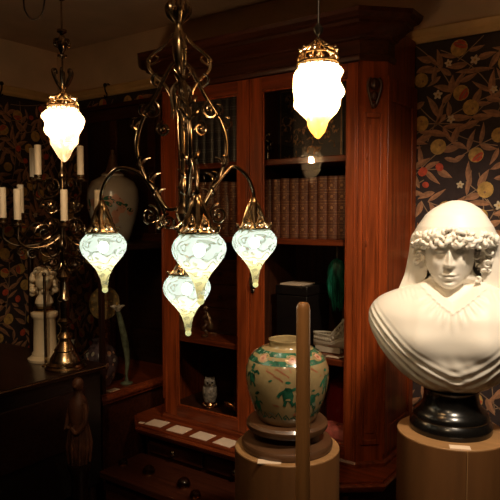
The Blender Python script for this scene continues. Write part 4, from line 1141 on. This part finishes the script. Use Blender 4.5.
def lp_(P, z): return np.interp(z, [p[0] for p in P], [p[1] for p in P])
def veil_pt(i, j):
    z = zv[j]; g = math.radians(float(lp_(GAP, z))); a = -PI/2+g+(2*PI-2*g)*i/(NV-1)
    w = float(lp_(VW, z)); f_ = float(lp_(VF, z)); b_ = float(lp_(VB, z)); ca_, sa_ = math.cos(a), math.sin(a)
    x = w*ca_; y = (f_ if sa_ < 0 else b_)*sa_
    fold = float(ss(20, -10, z))*1.3*math.sin(a*9+z*.03)+.5*float(ss(45, 10, z))*math.sin(a*6+z*.10)
    edge = .9*math.sin(a*22+1.3)*float(gs(z, 13, 4))
    k = 1+(fold+edge)/max(w, 12)
    return ((HX+float(lp_(CXv, z))+x*k)*S2, (HY+4+y*k)*S2, (HZ+z+ZB+edge*.8)*S2+.004)
m.grid(veil_pt, NV, len(zv))
shut = {j for j in range(len(zv)) if lp_(GAP, zv[j]) < .01}
m.f = [tuple((v-(NV-1) if v % NV == NV-1 and v//NV in shut else v) for v in f) for f in m.f]
used = sorted({v for f in m.f for v in f}); rm = {v: k for k, v in enumerate(used)}
m.v = [m.v[v] for v in used]; m.f = [tuple(rm[v] for v in f) for f in m.f]
veil = m.build('veil', M['marble'], t, local=True, angle=180)
so = veil.modifiers.new('thickness', 'SOLIDIFY'); so.thickness = .006; so.offset = -1
q = veil.modifiers.new('smooth', 'SMOOTH'); q.iterations = 3

# ------------------------------------------------------------------ lamps
R = .075
ON = [(.030, .60), (.62, .58), (.655, .53), (.76, .44), (.90, .29), (.98, .12), (1.0, -.02), (.985, -.14), (.93, -.30), (.80, -.50), (.63, -.70), (.475, -.88), (.335, -1.08), (.24, -1.28), (.18, -1.48), (.145, -1.68), (.12, -1.85)]
def holder(m, c, top, ringz, rr, nrib=5):
    """ring, claws and cap of a lamp; c = axis point, heights absolute"""
    x, y = c
    m.tube([(x+rr*math.cos(i*PI/12), y+rr*math.sin(i*PI/12), ringz) for i in range(24)], .0034, 8, 0, 0, True)
    m.lathe([(rr*.98, ringz-.002), (rr*1.0, ringz-.010), (rr*.96, ringz-.012), (rr*.94, ringz-.003)], (x, y, 0), 32, 0, False)
    h = top-ringz
    for k_ in range(nrib):
        a = k_*2*PI/nrib+.35; e = Vector((math.cos(a), math.sin(a), 0)); b = Vector((x, y, 0))
        m.tube([b+e*.006+Vector((0, 0, top)), b+e*rr*.30+Vector((0, 0, top-h*.18)), b+e*rr*.62+Vector((0, 0, ringz+h*.42)), b+e*rr*.80+Vector((0, 0, ringz+h*.18)), b+e*rr*1.12+Vector((0, 0, ringz+h*.02)), b+e*rr*1.24+Vector((0, 0, ringz+h*.12))], [.004, .008, .0075, .006, .005, .003], 8, 0, 5)
        m.ball(b+e*rr*1.22+Vector((0, 0, ringz+h*.16)), .005, 8, 6)
        a2 = a+PI/nrib; e2 = Vector((math.cos(a2), math.sin(a2), 0))
        m.ball(b+e2*rr*.66+Vector((0, 0, ringz+h*.22)), (.010, .010, .012), 8, 6)
    m.lathe([(.004, top+.014), (.009, top+.010), (.012, top+.002), (.016, top-h*.12), (.022, top-h*.35), (.016, top-h*.55), (.012, ringz+.002), (.010, ringz-.012)], (x, y, 0), 20)
bulbmats = {}
def bulb(c, parent, power, r=.017, col=None):
    col = col or BULB_COL
    area = 4*PI*r*r
    key = round(power, 2)
    if key not in bulbmats: bulbmats[key] = emit('lit_bulb_%d' % len(bulbmats), col, power, area)
    m = MB(); m.ball(c, (r, r, r*1.15), 16, 10); m.build('bulb', bulbmats[key], parent)
def onion(c, parent):
    m = MB(); P = [(r*R, z*R) for r, z in ON[1:]][::-1]
    Q = []
    for (a, b), (c2, d) in zip(P, P[1:]):
        for k_ in range(4): Q.append((a+(c2-a)*k_/4, b+(d-b)*k_/4))
    Q.append(P[-1])
    m.lathe(Q, c, 48, 0, False)
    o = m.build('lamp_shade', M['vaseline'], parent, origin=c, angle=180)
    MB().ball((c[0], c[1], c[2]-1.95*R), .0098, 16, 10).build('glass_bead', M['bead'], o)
    return o
AX, AY = -1.242, 1.423
TILT = Matrix.Rotation(math.radians(-1.4), 3, Vector((-math.sin(YAW), math.cos(YAW), 0))).to_euler()
t = thing('chandelier', (AX, AY, E(-.4)), 'brass chandelier with three scrolling arms and four opalescent teardrop shades', 'chandelier')
m = MB()
m.lathe([(.006, 1.19), (.006, .70), (.012, .69), (.018, .675), (.012, .66), (.010, .64), (.022, .632), (.026, .62), (.018, .60), (.010, .585), (.012, .565), (.020, .55), (.023, .53), (.022, .50), (.017, .47), (.012, .455), (.017, .44), (.019, .43), (.011, .415), (.008, .39), (.010, .37), (.018, .34),
         (.012, .30), (.013, .24), (.011, .21), (.008, .15), (.007, .115), (.012, .10), (.018, .075), (.015, .04), (.022, .02), (.03, .005), (.024, -.012), (.010, -.03), (.006, -.05), (.005, -.13)], (AX, AY, EYE), 28)
m.lathe([(.05, 1.19), (.05, 1.18), (.03, 1.165), (.012, 1.15), (.006, 1.13)], (AX, AY, EYE), 24)
m.build('stem', M['brass'], t)
m = MB()
for k_ in range(8):                                        # leafy crown
    a = k_*PI/4; e = Vector((math.cos(a), math.sin(a), 0)); b = Vector((AX, AY, EYE))
    m.tube([b+e*.012+Vector((0, 0, .59)), b+e*.03+Vector((0, 0, .61)), b+e*.036+Vector((0, 0, .635)), b+e*.026+Vector((0, 0, .655))], [.004, .007, .006, .002], 7, 0, 4)
    m.ball(b+e*.034+Vector((0, 0, .625)), .006, 8, 6)
    m.tube([b+e*.008+Vector((0, 0, .66)), b+e*.018+Vector((0, 0, .69)), b+e*.012+Vector((0, 0, .72))], [.003, .005, .001], 6, 0, 4)
    m.tube([b+e*.010+Vector((0, 0, .41)), b+e*.03+Vector((0, 0, .38)), b+e*.026+Vector((0, 0, .33)), b+e*.034+Vector((0, 0, .30))], [.004, .006, .005, .002], 6, 0, 4)
m.build('crown', M['bronze'], t)
ends = [(-1.512, 1.326), (-1.135, 1.648), (-1.052, 1.263)]
ZW = E(-.092)
b0 = Vector((AX, AY, EYE))
for k_, (ex_, ey_) in enumerate(ends):
    h = Vector((ex_-AX, ey_-AY, 0)); rr = h.length; e = h.normalized(); sd = Vector((-e.y, e.x, 0))
    V = lambda q, z, s=0: b0+e*q+sd*s+Vector((0, 0, z))
    m = MB()
    m.tube([V(.022, .47), V(.045, .44), V(.085, .37), V(.13, .305), V(.152, .245), V(.152, .19), V(.130, .125), V(.098, .075), V(.075, .035), V(.065, -.005)], [.006, .007, .0065, .006, .0065, .006, .007, .010, .008, .005], 10, 0, 6)
    m.tube([V(.022, .02), V(.055, .02), V(.078, .045), V(.105, .088), V(.15, .137), V(rr-.07, .155), V(rr-.025, .125), V(rr, .075), V(rr, .045)], [.006, .006, .008, .010, .0065, .006, .006, .006, .006], 10, 0, 6)
    # scrolls
    for (q, z, s0, r0, dirn) in ((.118, .0, 0, .034, 1), (.055, -.02, 0, .026, -1), (.10, .33, 0, .03, 1), (.062, .27, .0, .024, -1)):
        m.tube([V(q+r0*(1-i/26)*math.cos(dirn*i*.5+PI/2), z+r0*(1-i/26)*math.sin(dirn*i*.5+PI/2), s0) for i in range(22)], [.0045, .0045, .003], 8)
        m.ball(V(q, z), .007, 8, 6)
    for i, (q, z) in enumerate(((.15, .27), (.12, .31), (.135, .15), (.085, .05), (.075, .40), (.10, .10))):
        for s in (-1, 1):
            m.tube([V(q, z), V(q+.012, z+.014, s*.014), V(q+.004, z+.03, s*.026), V(q-.012, z+.036, s*.030)], [.003, .006, .005, .001], 7, 0, 4)
    # side scrolls near the foot of the lyre
    for s in (-1, 1):
        m.tube([V(.07, .0, 0), V(.085, -.025, s*.018), V(.07, -.04, s*.038), V(.05, -.028, s*.045), V(.055, -.010, s*.036)], [.005, .006, .005, .004, .002], 8, 0, 5)
    arm = m.build('arm', M['bronze'], t)
    # upper diamond shaped scroll belongs to the same arm
    m = MB(); m.tube([V(.018, .56), V(.045, .53), V(.085, .505), V(.103, .485), V(.100, .455), V(.07, .425), V(.045, .395), V(.036, .37)], [.004, .005, .0055, .006, .0055, .005, .005, .003], 8, 0, 6)
    m.ball(V(.103, .485), (.008, .008, .010), 8, 6); m.tube([V(.10, .47), V(.08, .478), V(.072, .49), V(.08, .497)], [.004, .004, .002], 7, 0, 4)
    m.build('upper_scroll', M['brass'], t)
    hm = MB(); holder(hm, (ex_, ey_), E(.042), ZW+.56*R, .63*R); hm.build('shade_holder', M['brass'], arm)
    c = (ex_, ey_, ZW)
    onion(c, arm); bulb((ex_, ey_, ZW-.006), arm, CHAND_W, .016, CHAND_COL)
ZD = E(-.226)
cd = MB(); cd.tube([(AX, AY, E(-.125)), (AX, AY, E(-.14))], .006, 10); holder(cd, (AX, AY), E(-.135), ZD+.56*R, .63*R); 
drop = cd.build('centre_drop', M['brass'], t)
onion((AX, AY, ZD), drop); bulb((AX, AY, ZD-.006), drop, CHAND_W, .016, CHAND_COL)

t.rotation_euler = TILT

# flame shaped pendants
FLP = [(.40, 0), (.78, -.02), (.86, -.15), (.96, -.35), (1.0, -.58), (.97, -.85), (.94, -1.08), (.87, -1.35), (.82, -1.6), (.67, -1.9), (.50, -2.15), (.40, -2.4), (.28, -2.65), (.12, -2.85), (.01, -2.92)]
def flame(c, Rf, parent, mat, seed):
    m = MB(); nt_ = 72; zt = np.linspace(0, -2.92, 84)
    ph = seed
    def fn(i, j):
        z = zt[83-j]; r = float(np.interp(-z, [-p[1] for p in FLP], [p[0] for p in FLP])); a = 2*PI*i/nt_
        amp = .115*min(1, -z*2.5)*(1 if z > -2.3 else .7)
        k = 1+amp*math.sin(4*a-z*3.6+ph)+.05*min(1, -z*2)*math.sin(6*a+z*4.4+ph*2)+.055*min(1, -z*2)*math.sin(a-z*6.5+ph)
        return (c[0]+Rf*r*k*math.cos(a), c[1]+Rf*r*k*math.sin(a), c[2]+Rf*z)
    m.grid(fn, nt_, 84, 0, True)
    cz = c[2]-1.4*Rf
    return m.build('lamp_shade', mat, parent, origin=(c[0], c[1], cz), angle=180)
def gallery(m, c, Rf, hgt):
    x, y, z = c; b = Vector((x, y, z)); ro = Rf*.84
    m.tube([b+Vector((ro*math.cos(i*PI/14), ro*math.sin(i*PI/14), .004)) for i in range(28)], .0035, 8, 0, 0, True)
    m.tube([b+Vector((ro*.86*math.cos(i*PI/14), ro*.86*math.sin(i*PI/14), hgt*.42)) for i in range(28)], .003, 8, 0, 0, True)
    for k_ in range(10):
        a = 2*PI*k_/10; e = Vector((math.cos(a), math.sin(a), 0)); sd = Vector((-e.y, e.x, 0))
        m.tube([b+e*ro*.98+sd*(.011*math.cos(q*PI/6))+Vector((0, 0, -.004+.011*math.sin(q*PI/6))) for q in range(12)], .0018, 6, 0, 0, True)
        m.tube([b+e*ro*.96+Vector((0, 0, .004)), b+e*ro*.98+sd*.010+Vector((0, 0, hgt*.2)), b+e*ro*.86+Vector((0, 0, hgt*.42)), b+e*ro*.9+sd*-.008+Vector((0, 0, hgt*.56)), b+e*ro*.55+Vector((0, 0, hgt*.72)), b+e*.006+Vector((0, 0, hgt))], [.002, .0028, .0028, .0028, .003, .003], 6, 0, 4)
        m.ball(b+e*ro*.9+Vector((0, 0, hgt*.6)), .0055, 8, 6)
    m.lathe([(.014, -.004), (.014, .012), (.008, hgt*.3), (.006, hgt*.8), (.010, hgt*.95), (.012, hgt*1.02), (.004, hgt*1.1)], c, 16)
# right pendant
RX, RY = -.822, 1.494
t = thing('pendant_lamp', (RX, RY, E(.22)), 'bright white flame shaped pendant lamp with orange-lit tip before the bookcase', 'lamp', 'flame shaped pendant lamps')
Rf = .0695; gz = E(.416)
m = MB(); gallery(m, (RX, RY, gz), Rf, .068); gr = m.build('gallery', M['brass'], t)
m = MB(); m.tube([(RX, RY, gz+.07), (RX, RY, ZC)], .0028, 8); m.lathe([(.045, 1.19), (.045, 1.178), (.02, 1.16), (.004, 1.14)], (RX, RY, EYE), 24); m.lathe([(.004, .100), (.012, .108), (.014, .12), (.005, .132)], (RX, RY, gz-.02), 14); m.build('rod', M['iron'], t)
sh = flame((RX, RY, gz), Rf, t, M['amber'], .4); bulb((RX, RY, gz-.055), sh, PEND_R_W, .02)
# left pendant
PX, PY = -1.892, 1.462
t = thing('pendant_lamp', (PX, PY, E(.20)), 'white flame shaped pendant lamp with curled leaf crown above the candelabrum', 'lamp', 'flame shaped pendant lamps')
gz = E(.402)
m = MB(); gallery(m, (PX, PY, gz), Rf, .060); m.build('gallery', M['brass'], t)
m = MB(); m.tube([(PX, PY, gz+.06), (PX, PY, ZC)], .0035, 8)
b = Vector((PX, PY, EYE))
m.lathe([(.004, .585), (.018, .59), (.018, .597), (.007, .604), (.014, .62), (.020, .64), (.014, .66), (.007, .675), (.018, .682), (.018, .69), (.004, .695)], (PX, PY, EYE), 20)
m.lathe([(.004, .795), (.012, .80), (.03, .822), (.034, .83), (.014, .835), (.004, .85)], (PX, PY, EYE), 20)
m.lathe([(.045, 1.19), (.045, 1.178), (.02, 1.16), (.004, 1.14)], (PX, PY, EYE), 24)
m.build('rod', M['bronze'], t)
m = MB()
for k_ in range(6):
    a = k_*PI/3+.3; e = Vector((math.cos(a), math.sin(a), 0)); Z_ = lambda q, z: b+e*q+Vector((0, 0, z))
    m.tube([Z_(.008, .47), Z_(.022, .495), Z_(.034, .52), Z_(.038, .538), Z_(.028, .542), Z_(.024, .53)], [.003, .007, .007, .006, .005, .003], 7, 0, 4)
    m.tube([Z_(.012, .655), Z_(.028, .65), Z_(.030, .635), Z_(.020, .628)], [.003, .005, .004, .002], 7, 0, 4)
m.build('leaf_crown', M['bronze'], t)
m = MB(); cr = RT
def cpt(px, py): return (FW+RT*((px-250)/600)+UP*((250-py)/600))*2.24+Vector((0, 0, EYE))
m.tube([b+Vector((0, 0, 1.185)), b-cr*.06+Vector((0, 0, 1.05)), b-cr*.065+Vector((0, 0, .85)), b-cr*.062+Vector((0, 0, .80)), b-cr*.075+Vector((0, 0, .745)), b-cr*.105+Vector((0, 0, .728)), b-cr*.13+Vector((0, 0, .75)), b-cr*.14+Vector((0, 0, .80)), b-cr*.135+Vector((0, 0, .95)), b-cr*.09+Vector((0, 0, 1.186))], .0032, 8, 0, 6)
m.build('flex', M['cord'], t)
sh = flame((PX, PY, gz), Rf, t, M['frost'], 1.7); bulb((PX, PY, gz-.055), sh, PEND_L_W, .02)
